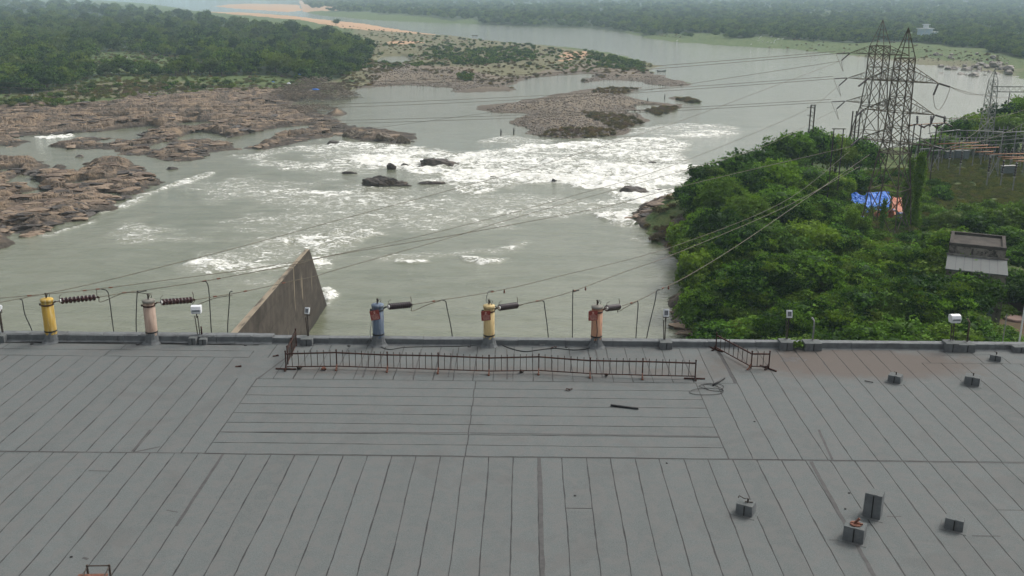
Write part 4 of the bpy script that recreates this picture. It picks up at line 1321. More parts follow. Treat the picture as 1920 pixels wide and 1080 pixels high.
# red warning plates on three posts
for i, (px, py, tilt, tx) in zip((2, 3, 4), [(703, 591, -0.14, 'tilted red warning plate wired to the blue post'), (911, 592, -0.05, 'red warning plate on the cream yellow post'),
                                             (1112, 592, -0.04, 'red warning plate on the salmon post with a cable running down from it')]):
    x, y, zt, r = PTOP[i]
    c = dp(px, py, y - r - 0.05)
    o = tag(empty('warning_sign', c), tx, 'sign', 'red warning plates on the posts')
    o.rotation_euler = (radians(6), tilt, radians(8))
    b = MB(); b.box((0, 0, 0), (0.50, 0.02, 0.56)); b.build('plate', M['sign'], o)
    b = MB()
    yq = -0.0125
    def q(x0, x1, z0, z1): b.box(((x0 + x1) / 2, yq, (z0 + z1) / 2), (x1 - x0, 0.004, z1 - z0))
    b.lathe([(0.055, 0), (0.055, 0.005)], 14, (0, -0.011, 0.185), Matrix.Rotation(radians(90), 4, 'X'))
    q(-0.028, 0.028, 0.095, 0.135)
    b.bar((-0.11, yq, 0.05), (0.11, yq, 0.11), 0.02, 0.005); b.bar((-0.11, yq - 0.006, 0.11), (0.11, yq - 0.006, 0.05), 0.02, 0.005)
    rnd = random.Random(i)
    for row, z in enumerate((0.0, -0.075, -0.15, -0.215)):
        xx_ = -0.19 + 0.02 * row
        while xx_ < 0.18:
            w = rnd.uniform(0.02, 0.05)
            q(xx_, min(xx_ + w, 0.20), z - 0.02, z + 0.02)
            xx_ += w + rnd.uniform(0.012, 0.022)
    b.build('lettering', M['sign_ink'], o)
    b = MB()
    for sx in (-0.20, 0.20):
        for sz in (-0.23, 0.23):
            b.lathe([(0.012, 0), (0.012, 0.012)], 6, (sx, -0.011, sz), Matrix.Rotation(radians(90), 4, 'X'))
    b.build('screw', M['dark_iron'], o)


def insulator(p, q, n, r, mat, label, group, fancy=True, name='insulator_string'):
    p = Vector([float(a) for a in p]); q = Vector([float(a) for a in q])
    d = q - p; L = d.length
    Mx = d.to_track_quat('Z', 'Y').to_matrix().to_4x4()
    o = tag(empty(name, p), label, 'insulator', group)
    if fancy:
        pitch = L * 0.80 / n; z0 = L * 0.12
        for k in range(n):
            b = MB(); z = z0 + k * pitch
            b.lathe([(r * .3, z), (r * .45, z + pitch * .2), (r * .92, z + pitch * .32), (r, z + pitch * .52), (r * .9, z + pitch * .60), (r * .4, z + pitch * .72), (r * .3, z + pitch * 1.0)], 16, M=Mx)
            b.build('disc', M[mat], o)
        b = MB(); b.lathe([(r * .5, z0 - .06), (r * .55, z0 + .0), (r * .4, z0 + .02)], 12, M=Mx); b.build('end_cap', M['white_cap'], o)
        b = MB(); b.lathe([(0.022, 0), (0.022, L)], 6, M=Mx)
        a = Mx @ Vector((0, 0, z0 - 0.05)); e = Mx @ Vector((0, 0, L * .95))
        b.tube([a, a + Vector((0.02, 0, r + .10)), a + Vector((0.16, 0, r + .22))], 0.014, 5)
        b.tube([e, e + Vector((0.02, 0, r + .12)), e + Vector((-0.02, 0, r + .30))], 0.018, 5)
        b.box(Mx @ Vector((0, 0, L * 0.97)), (0.09, 0.05, 0.12))
        b.build('fitting', M['rust'], o)
    else:
        b = MB(); prof = []
        for k in range(n):
            z = L * (0.06 + 0.88 * k / n); pt = L * 0.88 / n
            prof += [(r * .5, z), (r, z + pt * .3), (r, z + pt * .6), (r * .5, z + pt * .8)]
        b.lathe(prof, 8, M=Mx); b.build('discs', M[mat], o)
        b = MB(); b.lathe([(0.05, 0), (0.05, L)], 5, M=Mx); b.build('rod', M['dark_iron'], o)
    return o


INS = []
for i, (a, bq, n_, r_) in enumerate([((112, 561), (186, 557), 9, .185), ((300, 567), (366, 562), 9, .185), ((722, 573), (773, 571), 10, .185), ((932, 574), (972, 572), 11, .185), ((1130, 577), (1162, 575), 11, .185)]):
    x, y, zt, r = PTOP[i]
    ya = y; yb = y + (2.2, 2.6, 1.6, 2.4, 2.8)[i]
    P = dp(a[0], a[1], ya + 0.05); Q = dp(bq[0], bq[1], yb)
    P = np.array([x + r * 1.35, ya + 0.04, zt - 0.12])
    insulator(P, Q, n_, r_, 'porcelain' if i < 2 else 'porcelain_grey', ['string of nine brown porcelain discs tied to the yellow post', 'string of brown porcelain discs tied to the pinkish grey post',
              'string of dark porcelain discs tied to the blue post', 'string of dark porcelain discs tied to the cream yellow post', 'short-looking string of dark discs tied to the salmon post'][i],
              'insulator strings anchored to the roof posts')
    INS.append(Q)


def wire(pts, r, label, mat='wire', group=None, name='conductor', cat='wire'):
    b = MB(); b.tube(pts, r, 5)
    o = b.build(name, M[mat])
    tag(o, label, cat, group)
    return o


def smooth_pts(pts, n=8):
    P = [np.array(p, float) for p in pts]
    P = [2 * P[0] - P[1]] + P + [2 * P[-1] - P[-2]]
    out = []
    for i in range(1, len(P) - 2):
        for t in np.linspace(0, 1, n, endpoint=False):
            a, b_, c, d = P[i - 1], P[i], P[i + 1], P[i + 2]
            out.append(0.5 * ((2 * b_) + (-a + c) * t + (2 * a - 5 * b_ + 4 * c - d) * t * t + (-a + 3 * b_ - 3 * c + d) * t ** 3))
    out.append(P[-2])
    return out


def clamp_piece(b, p, q):
    b.bar(p, q, 0.06)


# droppers that leave the lines and go down behind the parapet
DR = [((37, 561), (47, 590), (62, 626), 54.0, 'thin black dropper at far left going down behind the parapet'),
      ((190, 542), (205, 560), (214, 626), 54.6, 'black dropper curving down right of the yellow post'),
      ((275, 545), (257, 552), (256, 628), 54.4, 'black dropper hanging just left of the pinkish grey post'),
      ((381, 527), (392, 550), (397, 628), 55.0, 'black dropper hanging right of the floodlight with the white hood'),
      ((436, 546), (430, 565), (427, 628), 55.4, 'black dropper ending at the foot of the concrete dividing wall'),
      ((828, 562), (838, 577), (848, 631), 54.4, 'black dropper between the blue and the cream yellow post'),
      ((1016, 563), (1021, 575), (1028, 634), 54.8, 'black dropper right of the cream yellow post'),
      ((1086, 544), (1074, 550), (1073, 634), 54.8, 'straight black dropper left of the salmon post'),
      ((1195, 564), (1196, 580), (1192, 637), 54.8, 'black dropper right of the salmon post'),
      ((1238, 543), (1228, 565), (1212, 637), 55.4, 'slanting black dropper left of the small white floodlight')]
for a, m_, c, y, lb in DR:
    pts = [dp(a[0], a[1], y), dp(m_[0], m_[1], y), dp(c[0], c[1], y)]
    pts.append(pts[-1] + np.array([0.02, 0.3, -2.2]))
    p0 = pts[0]
    s = 1 if m_[0] > a[0] else -1
    pts.insert(1, np.array([p0[0] + 0.75 * (pts[1][0] - p0[0]), y, p0[2] - 0.10]))
    wire(smooth_pts(pts), 0.030, lb, 'cable', 'droppers behind the parapet', 'dropper_cable', 'cable')
loops = [(INS[0], (190, 566, 53.4), (235, 549, 54), (285, 551, 54.3), 'slack loop of wire below the end of the leftmost insulator string'),
         (INS[1], (362, 574, 53.4), (400, 560, 54), (436, 553, 54.6), 'slack loop of wire below the insulator string of the pinkish grey post'),
         (INS[2], (773, 583, 53.2), (800, 572, 54), (828, 563, 54.2), 'slack loop of wire below the insulator string of the blue post'),
         (INS[3], (968, 575, 53.6), (990, 568, 54.2), (1017, 564, 54.6), 'second wire under the line leaving the cream yellow post'),
         (INS[4], (1158, 585, 54), (1170, 578, 54.4), (1194, 565, 54.8), 'slack loop of wire below the insulator string of the salmon post')]
for q0, a, m_, c, lb in loops:
    pts = [q0, dp(*a), dp(*m_), dp(*c)]
    wire(smooth_pts(pts), 0.022, lb, 'wire', 'slack loops at the insulator strings', 'jumper_wire', 'wire')
wire(smooth_pts([(PTOP[3][0] - 0.1, PTOP[3][1], PTOP[3][2] + 0.2), dp(912, 560, 51.6), dp(916, 547, 52.0), dp(925, 545, 54.5)]), 0.02, 'thin wire looping up from the top of the cream yellow post', 'cable', None, 'earth_wire')
wire(smooth_pts([(PTOP[3][0], PTOP[3][1], PTOP[3][2] + 0.34), (PTOP[3][0] + 0.15, PTOP[3][1], PTOP[3][2] + 0.1), (PTOP[3][0] + 0.42, PTOP[3][1], PTOP[3][2] - 0.05)]), 0.02, 'short wire from the top bolt of the cream yellow post to its insulators', 'cable', None, 'earth_wire')

# cables on the roof and down the posts
def on_roof(px, py, dz=0.03):
    p = gp(px, py, ZR); return np.array([p[0], p[1], ZR + dz])
wire(smooth_pts([dp(697, 602, YP - 0.3), dp(694, 622, YP - 0.35), dp(696, 634, YP - 0.35), on_roof(702, 645)]), 0.02, 'thin pale cable hanging from the warning plate on the blue post', 'cable_pale', None, 'thin_cable', 'cable')
wire(smooth_pts([dp(1118, 601, YP - 0.3), dp(1120, 620, YP - 0.32), dp(1117, 637, YP - 0.32), on_roof(1110, 652)]), 0.02, 'thin cable running down the front of the salmon post', 'cable', None, 'thin_cable', 'cable')
wire(smooth_pts([on_roof(933, 645), on_roof(960, 655), on_roof(985, 660), on_roof(1010, 657), on_roof(1040, 654), on_roof(1075, 657), on_roof(1100, 655), on_roof(1108, 650)]), 0.03,
     'thick black cable snaking over the roof between the cream yellow and salmon posts', 'cable', None, 'roof_cable', 'cable')
wire(smooth_pts([on_roof(40, 641), on_roof(120, 643), on_roof(200, 643), on_roof(300, 644), on_roof(400, 646), on_roof(470, 644), on_roof(540, 641)]), 0.022,
     'long black cable lying along the foot of the parapet on the left', 'cable', None, 'roof_cable', 'cable')
wire(smooth_pts([on_roof(710, 650), on_roof(730, 656), on_roof(760, 652), on_roof(800, 651), on_roof(860, 650), on_roof(900, 648)]), 0.02,
     'thin dark cable lying between the blue and cream yellow posts', 'cable', None, 'roof_cable', 'cable')
coil = []
for k in range(60):
    t = k / 59 * 2 * pi * 2.6
    rr_ = 0.45 + 0.25 * sin(t * 0.7) + 0.004 * k
    c = gp(1335 + 16 * sin(k * 0.11), 731, ZR)
    coil.append((c[0] + rr_ * cos(t) * (1.0 + 0.4 * sin(k * .2)), c[1] + rr_ * sin(t) * 0.8 + 0.2 * sin(k * 0.15), ZR + 0.03 + 0.03 * (k % 7) / 7))
wire(coil, 0.014, 'tangled coil of thin black wire lying at the right end of the long railing', 'cable', None, 'wire_coil', 'wire coil')
for (a, c, lb, r_) in [((1145, 762), (1197, 768), 'dark iron pipe lying alone on the roof below the railing', 0.055), ((1337, 724), (1358, 711), 'short dark pipe lying slanted beside the tangled wire coil', 0.05),
                       ((1621, 716), (1637, 719), 'thin short rod on the roof left of the small plinths', 0.025)]:
    b = MB(); b.tube([on_roof(*a, 0.06), on_roof(*c, 0.06)], r_, 8)
    tag(b.build('pipe', M['cable']), lb, 'pipe')
for k, (px, py, lb) in enumerate([(447, 688, 'flat scrap of rusty metal on the left roof field'), (517, 668, 'short rusty scrap bar left of the railing'), (1067, 733, 'small tangle of rusty wire on the centre roof field'),
                       (1017, 649, 'small tangle of pale wire by the parapet between the cream yellow and salmon posts'), (1038, 653, 'rusty scrap lying by the black cable near the parapet')]):
    b = MB(); c = on_roof(px, py, 0.03); rnd = random.Random(k)
    if k in (0, 1):
        b.box((0, 0, 0), (0.30, 0.12, 0.03), rz=0.3 * k); b.box((0.08, 0.02, 0.03), (0.12, 0.09, 0.03), rz=0.7)
    else:
        pts = [(rnd.uniform(-.18, .18), rnd.uniform(-.15, .15), rnd.uniform(0, .08)) for _ in range(9)]
        b.tube(smooth_pts(pts, 4), 0.014, 4)
    tag(b.build('scrap_metal', M['cable_pale'] if k == 3 else M['rust'], loc=c), lb, 'scrap')


# floodlights on thin iron posts
def floodlight(px, ytop, ybase, head, label, dy=0.25, hood=False, face=0.0):
    y = YP + dy
    p = dp(px, ybase, y)
    zt = dp(px, ytop, y)[2]
    x = p[0]; zb = ZR + 0.32
    h = zt - zb
    o = tag(empty('floodlight', (x, y, zb), face), label, 'floodlight', 'floodlights along the roof edge')
    b = MB(); b.bar((-0.05, 0, -0.05), (-0.12, 0, h * 0.66), 0.045); b.bar((0.07, 0, -0.05), (0.03, 0, h * 0.66), 0.045) if hood else None
    if not hood: b.bar((0.0, 0, -0.05), (0.0, 0, h - 0.42), 0.05)
    b.bar((-0.16, 0, h - 0.45), (0.16, 0, h - 0.45), 0.035); b.bar((-.02, 0, h * .6), (-.02, 0, h - .38), 0.05)
    b.build('post', M['dark_iron'], o)
    b = MB(); b.bar((-0.14, 0, h - 0.42), (-0.14, 0, h - 0.28), 0.03, 0.03); b.bar((0.14, 0, h - 0.42), (0.14, 0, h - 0.28), 0.03, 0.03)
    b.build('bracket', M['dark_iron'], o)
    if hood:
        b = MB()
        prof = [(-0.20, -0.20), (-0.24, 0.02), (-0.16, 0.20), (0.02, 0.25), (0.20, 0.20), (0.22, 0.02), (0.14, -0.22)]
        vs = []
        for xx_ in (-0.27, 0.27):
            for (yy0, zz0) in prof: vs.append((xx_ * (0.92 if zz0 < 0 else 1.0), yy0, zz0 + h - 0.22))
        m_ = len(prof)
        b.add(vs, [(i, i + 1, i + 1 + m_, i + m_) for i in range(m_ - 1)] + [(m_ - 1, 0, m_, 2 * m_ - 1)] + [tuple(reversed(range(m_))), tuple(range(m_, 2 * m_))])
        b.build('housing', M['white'], o, bevel=0.02)
        b = MB(); b.box((0, -0.235, h - 0.24), (0.42, 0.012, 0.10)); b.build('vent_panel', M['grey_box'], o)
    else:
        b = MB(); Mx = Matrix.Rotation(radians(-18), 4, 'X')
        b.box((0, 0, h - 0.20), (head * 0.72, 0.12, head), M=Mx); b.box((0, 0.09, h - 0.20), (head * 0.45, 0.10, head * 0.5), M=Mx)
        b.build('housing', M['white'], o, bevel=0.015)
        b = MB(); b.box((0, -0.066, h - 0.185), (head * 0.50, 0.012, head * 0.62), M=Mx); b.build('lens', M['lens'], o)
    return o


def plinth(px0, px1, ytop, ybot, label, y=None, depth=0.62, h=None, rod=None, sc=1.0, group='felt-covered plinths on the roof', rz=0.0, lip=True):
    c = gp((px0 + px1) / 2, ybot, ZR)
    if y is None: y = c[1] + depth / 2
    s = c[1] / (FPX * cos(TILT) - (ybot - 540) * sin(TILT))
    w = (px1 - px0) * s * (0.90 if abs(rz) < 0.3 else 0.72)
    if abs(rz) > 0.3: depth = w * 0.85
    o = tag(empty('plinth', (c[0], y, ZR), rz), label, 'plinth', group)
    b = MB(); b.box((0, 0, h / 2), (w, depth, h), top=0.97); b.build('block', M['felt_side'], o, bevel=0.02)
    b = MB(); b.box((0, 0, h + 0.008), (w * 0.97, depth * 0.97, 0.016)); b.box((w * .1, 0, h + 0.022), (0.12, depth * 0.99, 0.008)); b.build('felt_top', M['felt'], o)
    b = MB(); b.box((w * 0.02, -depth / 2 - 0.006, h / 2), (0.045, 0.012, h * 0.94)); b.build('felt_joint', M['bitumen'], o)
    if lip:
        b = MB(); b.box((0, 0, 0.016), (w + 0.28, depth + 0.28, 0.012), top=0.96); b.build('felt_skirt', M['felt'], o)
    if rod:
        b = MB()
        if rod == 'stub': b.lathe([(0.03, h), (0.03, h + 0.16)], 6, (0.02, 0, 0)); b.tube([(0.02, 0, h + .12), (-0.1, 0.02, h + .16)], 0.012, 4)
        if rod == 'hook': b.tube([(-0.32, .05, h + .10), (-0.30, .05, h + .20), (-0.1, .02, h + .15), (0.05, 0, h + .20), (0.05, 0, h + .02)], 0.02, 5); b.bar((-.05, 0, h + .04), (.22, .1, h + .04), 0.03); b.lathe([(0.035, h), (0.035, h + 0.2)], 6, (0.06, 0, 0))
        if rod == 'plate': b.lathe([(0.20, h + .01), (0.20, h + 0.06)], 10, (0.0, 0, 0)); b.bar((-0.04, 0, h + .06), (0.10, 0.05, h + .26), 0.07); b.bar((-.18, 0, h + .05), (.24, .02, h + .08), 0.05)
        b.build('anchor', M['rust_light'] if rod == 'plate' else M['dark_iron'], o)
    return o


plinth(1380, 1424, 938, 972, 'low felt-covered plinth with a bent iron hook, left one of the front plinths', h=0.42, rod='hook', depth=0.8, rz=-0.50)
plinth(1620, 1664, 925, 976, 'tallest grey plinth on the roof, with a plain felt top', h=0.95, depth=0.75, rz=-0.52)
plinth(1582, 1635, 984, 1022, 'front plinth with a rusty anchor plate on its top', h=0.55, rod='plate', depth=0.85, rz=-0.50)
plinth(1774, 1820, 970, 1000, 'low plain plinth at lower right with nothing on top', h=0.42, depth=0.8, rz=-0.50)
plinth(1668, 1700, 701, 722, 'small plinth with an upright bolt between the soil stain and the right field', h=0.36, rod='stub', depth=0.9, rz=-0.60)
plinth(1811, 1848, 702, 726, 'small plinth with rusty scrap on top near the right edge', h=0.42, rod='stub', depth=0.9, rz=-0.50)
plinth(1860, 1887, 664, 681, 'smallest plinth close to the parapet at the right edge', h=0.30, rod='stub', depth=0.9, rz=-0.55)
for px0, px1, yb, h, lb in [(1236, 1262, 655, 0.36, 'parapet plinth carrying the small white floodlight right of the salmon post'), (1462, 1488, 658, 0.44, 'parapet plinth carrying the small floodlight with the square lens'),
                            (1505, 1541, 656, 0.40, 'parapet plinth with a bent iron pipe, beside the square-lens floodlight'), (1774, 1800, 662, 0.46, 'parapet plinth carrying the right hooded floodlight'),
                            (1798, 1833, 663, 0.40, 'parapet plinth with a bent iron pipe, beside the right hooded floodlight'), (356, 372, 643, 0.36, 'rough felt mound under the left hooded floodlight'),
                            (374, 390, 645, 0.30, 'low felt block with an iron stub right of the left hooded floodlight'), (563, 588, 647, 0.36, 'parapet plinth behind the left end of the long railing'),
                            (-14, 10, 643, 0.38, 'parapet plinth under the floodlight at the left edge of the picture'), (1897, 1925, 660, 0.3, 'parapet block at the right edge of the picture')]:
    plinth(px0, px1, 0, yb, lb, y=YP + 0.02, h=h, depth=0.75, group='plinths along the parapet', lip=False)
floodlight(7, 571, 632, 0.34, 'small white floodlight at the left edge of the picture', face=-0.4)
floodlight(373, 573, 632, 0.45, 'white hooded floodlight between the pinkish grey post and the dividing wall', hood=True, face=0.12)
floodlight(579, 576, 633, 0.36, 'small white floodlight in front of the concrete dividing wall', face=-0.25)
floodlight(1246, 580, 645, 0.42, 'small white floodlight with a pale frame right of the salmon post')
floodlight(1475, 582, 645, 0.42, 'small white floodlight with a square grey lens in front of the bushes')
floodlight(1783, 590, 648, 0.45, 'white hooded floodlight in front of the bushes at right', hood=True, face=0.1)
for px, yt, yb, mt, lb in [(1523, 597, 644, 'cable_pale', 'bent pale pipe standing beside the square-lens floodlight'), (1812, 599, 648, 'steel', 'bent dull pipe standing beside the right hooded floodlight'),
                           (379, 619, 634, 'rust', 'short rusty stub pipe right of the left hooded floodlight')]:
    y = YP + 0.25; p = dp(px, yb, y); zt = dp(px, yt, y)[2]
    b = MB(); pts = [(0, 0, 0), (0, 0, zt - ZR - 0.62 if px > 400 else 0.5)]
    if px > 400: pts += [(-0.02, 0, zt - ZR - 0.5), (-0.14, 0.05, zt - ZR - 0.32)]
    b.tube(pts, 0.045, 8)
    tag(b.build('pipe_stub', M[mt], loc=(p[0], y, ZR + 0.36)), lb, 'pipe')
# weeds growing by the plinth
b_ = crown('weed', 900, R=0.42, H=0.6, z0=0.0, lobes=4, sprays=22, per=4, leaf=0.13, spray=0.2, core=0.3)
b_.materials.append(M['leaf'])
p = gp(1494, 654, ZR)
tag(link(b_, 'weed', None, loc=(p[0], YP - 0.1, ZR)), 'small weed growing between two parapet plinths', 'weed')


# railings
def railing(base, hts, label, nb=7, feet=True, lean=0.0, dots=False):
    P = [gp(x, y, ZR) for x, y in base]
    root = tag(empty('railing', (P[0][0], P[0][1], ZR)), label, 'railing')
    O = np.array([P[0][0], P[0][1], ZR])
    P = [np.array([p[0], p[1], ZR]) - O for p in P]
    d0 = P[-1] - P[0]; d0 /= np.linalg.norm(d0); nrm = np.array([d0[1], -d0[0], 0.0])
    if nrm[1] > 0: nrm = -nrm
    tops = []
    for i, p in enumerate(P):
        h = hts[i % len(hts)]
        t = p + np.array([lean * nrm[0] * h, lean * nrm[1] * h, h])
        b = MB(); b.bar(p + [0, 0, 0.03], t, 0.055); b.bar(t, t + [0, 0, 0.05], 0.075); b.build('post', M['rust'], root)
        if feet:
            b = MB()
            if i in (0, len(P) - 1): b.bar(p - d0 * 0.55 + [0, 0, .04], p + d0 * 0.5 + [0, 0, .04], 0.07)
            b.bar(p + [0, 0, .26], p + nrm * 0.22 + [0, 0, .05], 0.06, 0.09); b.lathe([(0.06, 0.0), (0.06, 0.06)], 8, tuple(p + nrm * 0.26 + [0, 0, .01]))
            b.build('foot', M['rust_light'] if i not in (0, len(P) - 1) else M['rust'], root)
        tops.append((p, t))
    for i in range(len(P) - 1):
        (p0, t0), (p1, t1) = tops[i], tops[i + 1]
        f = lambda p, t, k: p + (t - p) * k
        b = MB(); b.bar(f(p0, t0, .88), f(p1, t1, .88 + SR.uniform(-.01, .01)), 0.062); b.build('top_rail', M['rust'], root)
        b = MB(); b.bar(f(p0, t0, .16), f(p1, t1, .16 + SR.uniform(-.01, .01)), 0.045); b.build('bottom_rail', M['rust'], root)
        n = nb if isinstance(nb, int) else nb[i]
        for k in range(n):
            u = (k + 1) / (n + 1)
            a = f(p0, t0, .16) * (1 - u) + f(p1, t1, .16) * u; c = f(p0, t0, 1.04) * (1 - u) + f(p1, t1, 1.04) * u
            b = MB(); b.bar(a, c + [SR.uniform(-.012, .012), 0, 0], 0.029)
            b.build('baluster', M['dark_iron'], root)
    return root


railing([(537, 693), (632, 692), (727, 695), (822, 698), (917, 701), (1010, 700), (1106, 706), (1204, 709), (1303, 711)], [0.98, 1.02], 'long rusty iron railing standing on the roof in front of the coloured posts', 7)
railing([(540, 684), (548, 668), (556, 650)], [1.0], 'short rusty railing end running towards the parapet at the left end of the long railing', 5, feet=False)
railing([(1342, 656), (1408, 692), (1441, 692)], [0.95], 'short L-shaped rusty railing at right between the long railing and the plinths', (7, 2))
# loose blocks at the feet of the railing
for k, (px, py, lb) in enumerate([(608, 694, 'rusty clump of scrap holding the foot of the railing near its left end'), (978, 699, 'small concrete lump under the railing below the cream yellow post'),
                                  (1137, 705, 'small dark lump under the railing below the salmon post'), (562, 692, 'tiny dark lump beside the left end of the railing')]):
    b_ = boulder_mesh('lump', (0.32 - 0.05 * (k % 3), 0.28, 0.22), 500 + k, 0.3, 3)
    b_.materials.append(M['rust_light' if k == 0 else 'dark_iron'])
    tag(link(b_, 'rubble_lump', None, loc=on_roof(px, py, 0.08)), lb, 'rubble')

# red frame at the lower left
c = gp(180, 1092, ZR)
o = tag(empty('step_frame', (c[0], c[1], ZR), 0.05), 'low iron frame with a red top board at the lower left edge', 'frame')
b = MB()
for sx in (-0.36, 0.36):
    b.bar((sx, 0.32, 0), (sx, 0.32, 0.46), 0.055); b.bar((sx, 0.32, 0.40), (sx * 0.9, -0.55, 0.18), 0.03); b.bar((sx, -0.5, 0), (sx, -0.5, 0.2), 0.05)
b.bar((-0.36, 0.32, 0.42), (0.36, 0.32, 0.42), 0.035); b.build('frame', M['dark_iron'], o)
b = MB(); b.box((-0.1, -0.18, 0.22), (0.95, 0.62, 0.04)); b.build('board', M['rust_light'], o)
c = gp(115, 1108, ZR)
b = MB(); b.box((0, 0, 0.09), (0.50, 0.5, 0.18)); b.box((0, 0, 0.19), (0.42, 0.42, 0.02))
tag(b.build('white_box', M['white'], loc=(c[0], c[1], ZR + 0.01), bevel=0.01), 'white box cut off by the lower left edge of the picture', 'box')
for k, (px, py) in enumerate([(134, 1045), (1078, 930), (1250, 869), (1415, 791), (1592, 925), (1585, 955)]):
    b_ = boulder_mesh('pebble', (0.13, 0.10, 0.06), 520 + k, 0.3, 3); b_.materials.append(M['cable'])
    tag(link(b_, 'debris_lump', None, loc=on_roof(px, py, 0.02)), ['dark lump near the red frame at lower left', 'dark speck in the middle of the near roof field', 'dark speck just below the cross joint right of centre',
        'dark speck on the right roof field above the cross joint', 'dark speck left of the tallest plinth', 'dark chip between the tape and the tallest plinth'][k], 'debris')

# ------------------------------------------------------------------ concrete dividing wall in the tail race
wy0, wy1 = 56.0, 131.4
prof = [(wy0, -3.0), (wy0, 11.6), (96.0, 11.2), (wy1, 11.15), (wy1 + 0.9, 10.2), (143.6, -3.0)]
def wallx(y): return -28.02
vs = []
for sgn in (0, 1):
    for y, z in prof:
        t = 0.95 - 0.4 * (min(y, wy1) - wy0) / (wy1 - wy0)
        vs.append((-29.65 - (t if sgn else 0.0), y, z))
m_ = len(prof)
b = MB()
b.add(vs, [tuple(range(m_)), tuple(reversed(range(m_, 2 * m_)))] + [(i, i + m_, (i + 1) % m_ + m_, (i + 1) % m_) for i in range(m_)])
def wallmat():
    m = NT('stained_concrete')
    n1 = m.noise(0.8, 6, 0.7, 0.4, st=(1, 0.9, 0.6)); n2 = m.noise(0.25, 5, 0.7, 0.6, st=(1, 1, 0.8))
    c = m.mix(m.ss(n1, 0.35, 0.65), (0.058, 0.049, 0.041), (0.090, 0.077, 0.064))
    c = m.mix(m.ss(n2, 0.48, 0.66), c, (0.045, 0.038, 0.032))
    c = m.mix(m.ss(m.noise(0.5, 3, 0.6, 0.2, st=(1, 1.6, 0.14)), 0.66, 0.70), c, (0.26, 0.215, 0.155))
    geo = m.n('NewGeometry'); sx = m.n('SeparateXYZ'); m.l(geo.outputs['Position'], sx.inputs[0])
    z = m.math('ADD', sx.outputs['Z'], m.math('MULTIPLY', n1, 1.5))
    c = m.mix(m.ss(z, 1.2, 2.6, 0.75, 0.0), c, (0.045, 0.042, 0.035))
    jn = m.math('FRACT', m.math('MULTIPLY', sx.outputs['Z'], 0.42)); jy = m.math('FRACT', m.math('MULTIPLY', sx.outputs['Y'], 0.125))
    jl = m.math('MAXIMUM', m.ss(jn, 0.0, 0.045, 1.0, 0.0), m.ss(jy, 0.0, 0.014, 1.0, 0.0))
    c = m.mix(m.math('MULTIPLY', jl, 0.55), c, (0.025, 0.022, 0.02))
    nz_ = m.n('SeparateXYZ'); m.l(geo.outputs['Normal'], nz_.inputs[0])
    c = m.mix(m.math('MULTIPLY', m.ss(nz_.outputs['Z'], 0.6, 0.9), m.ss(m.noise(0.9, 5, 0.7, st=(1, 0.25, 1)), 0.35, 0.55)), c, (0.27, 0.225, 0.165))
    m.col(c); m.rough(0.92, 0.15); m.nrm(m.bump(m.noise(3, 6, 0.7), 0.6, 0.08))
    return m.m
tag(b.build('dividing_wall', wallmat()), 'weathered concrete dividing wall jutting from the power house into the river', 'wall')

# ------------------------------------------------------------------ right bank: thicket, pylons, switchyard, hut
GZ = 5.0


def gz(x, y):
    return float(ground_z(np.array([float(x)]), np.array([float(y)]))[0][0])


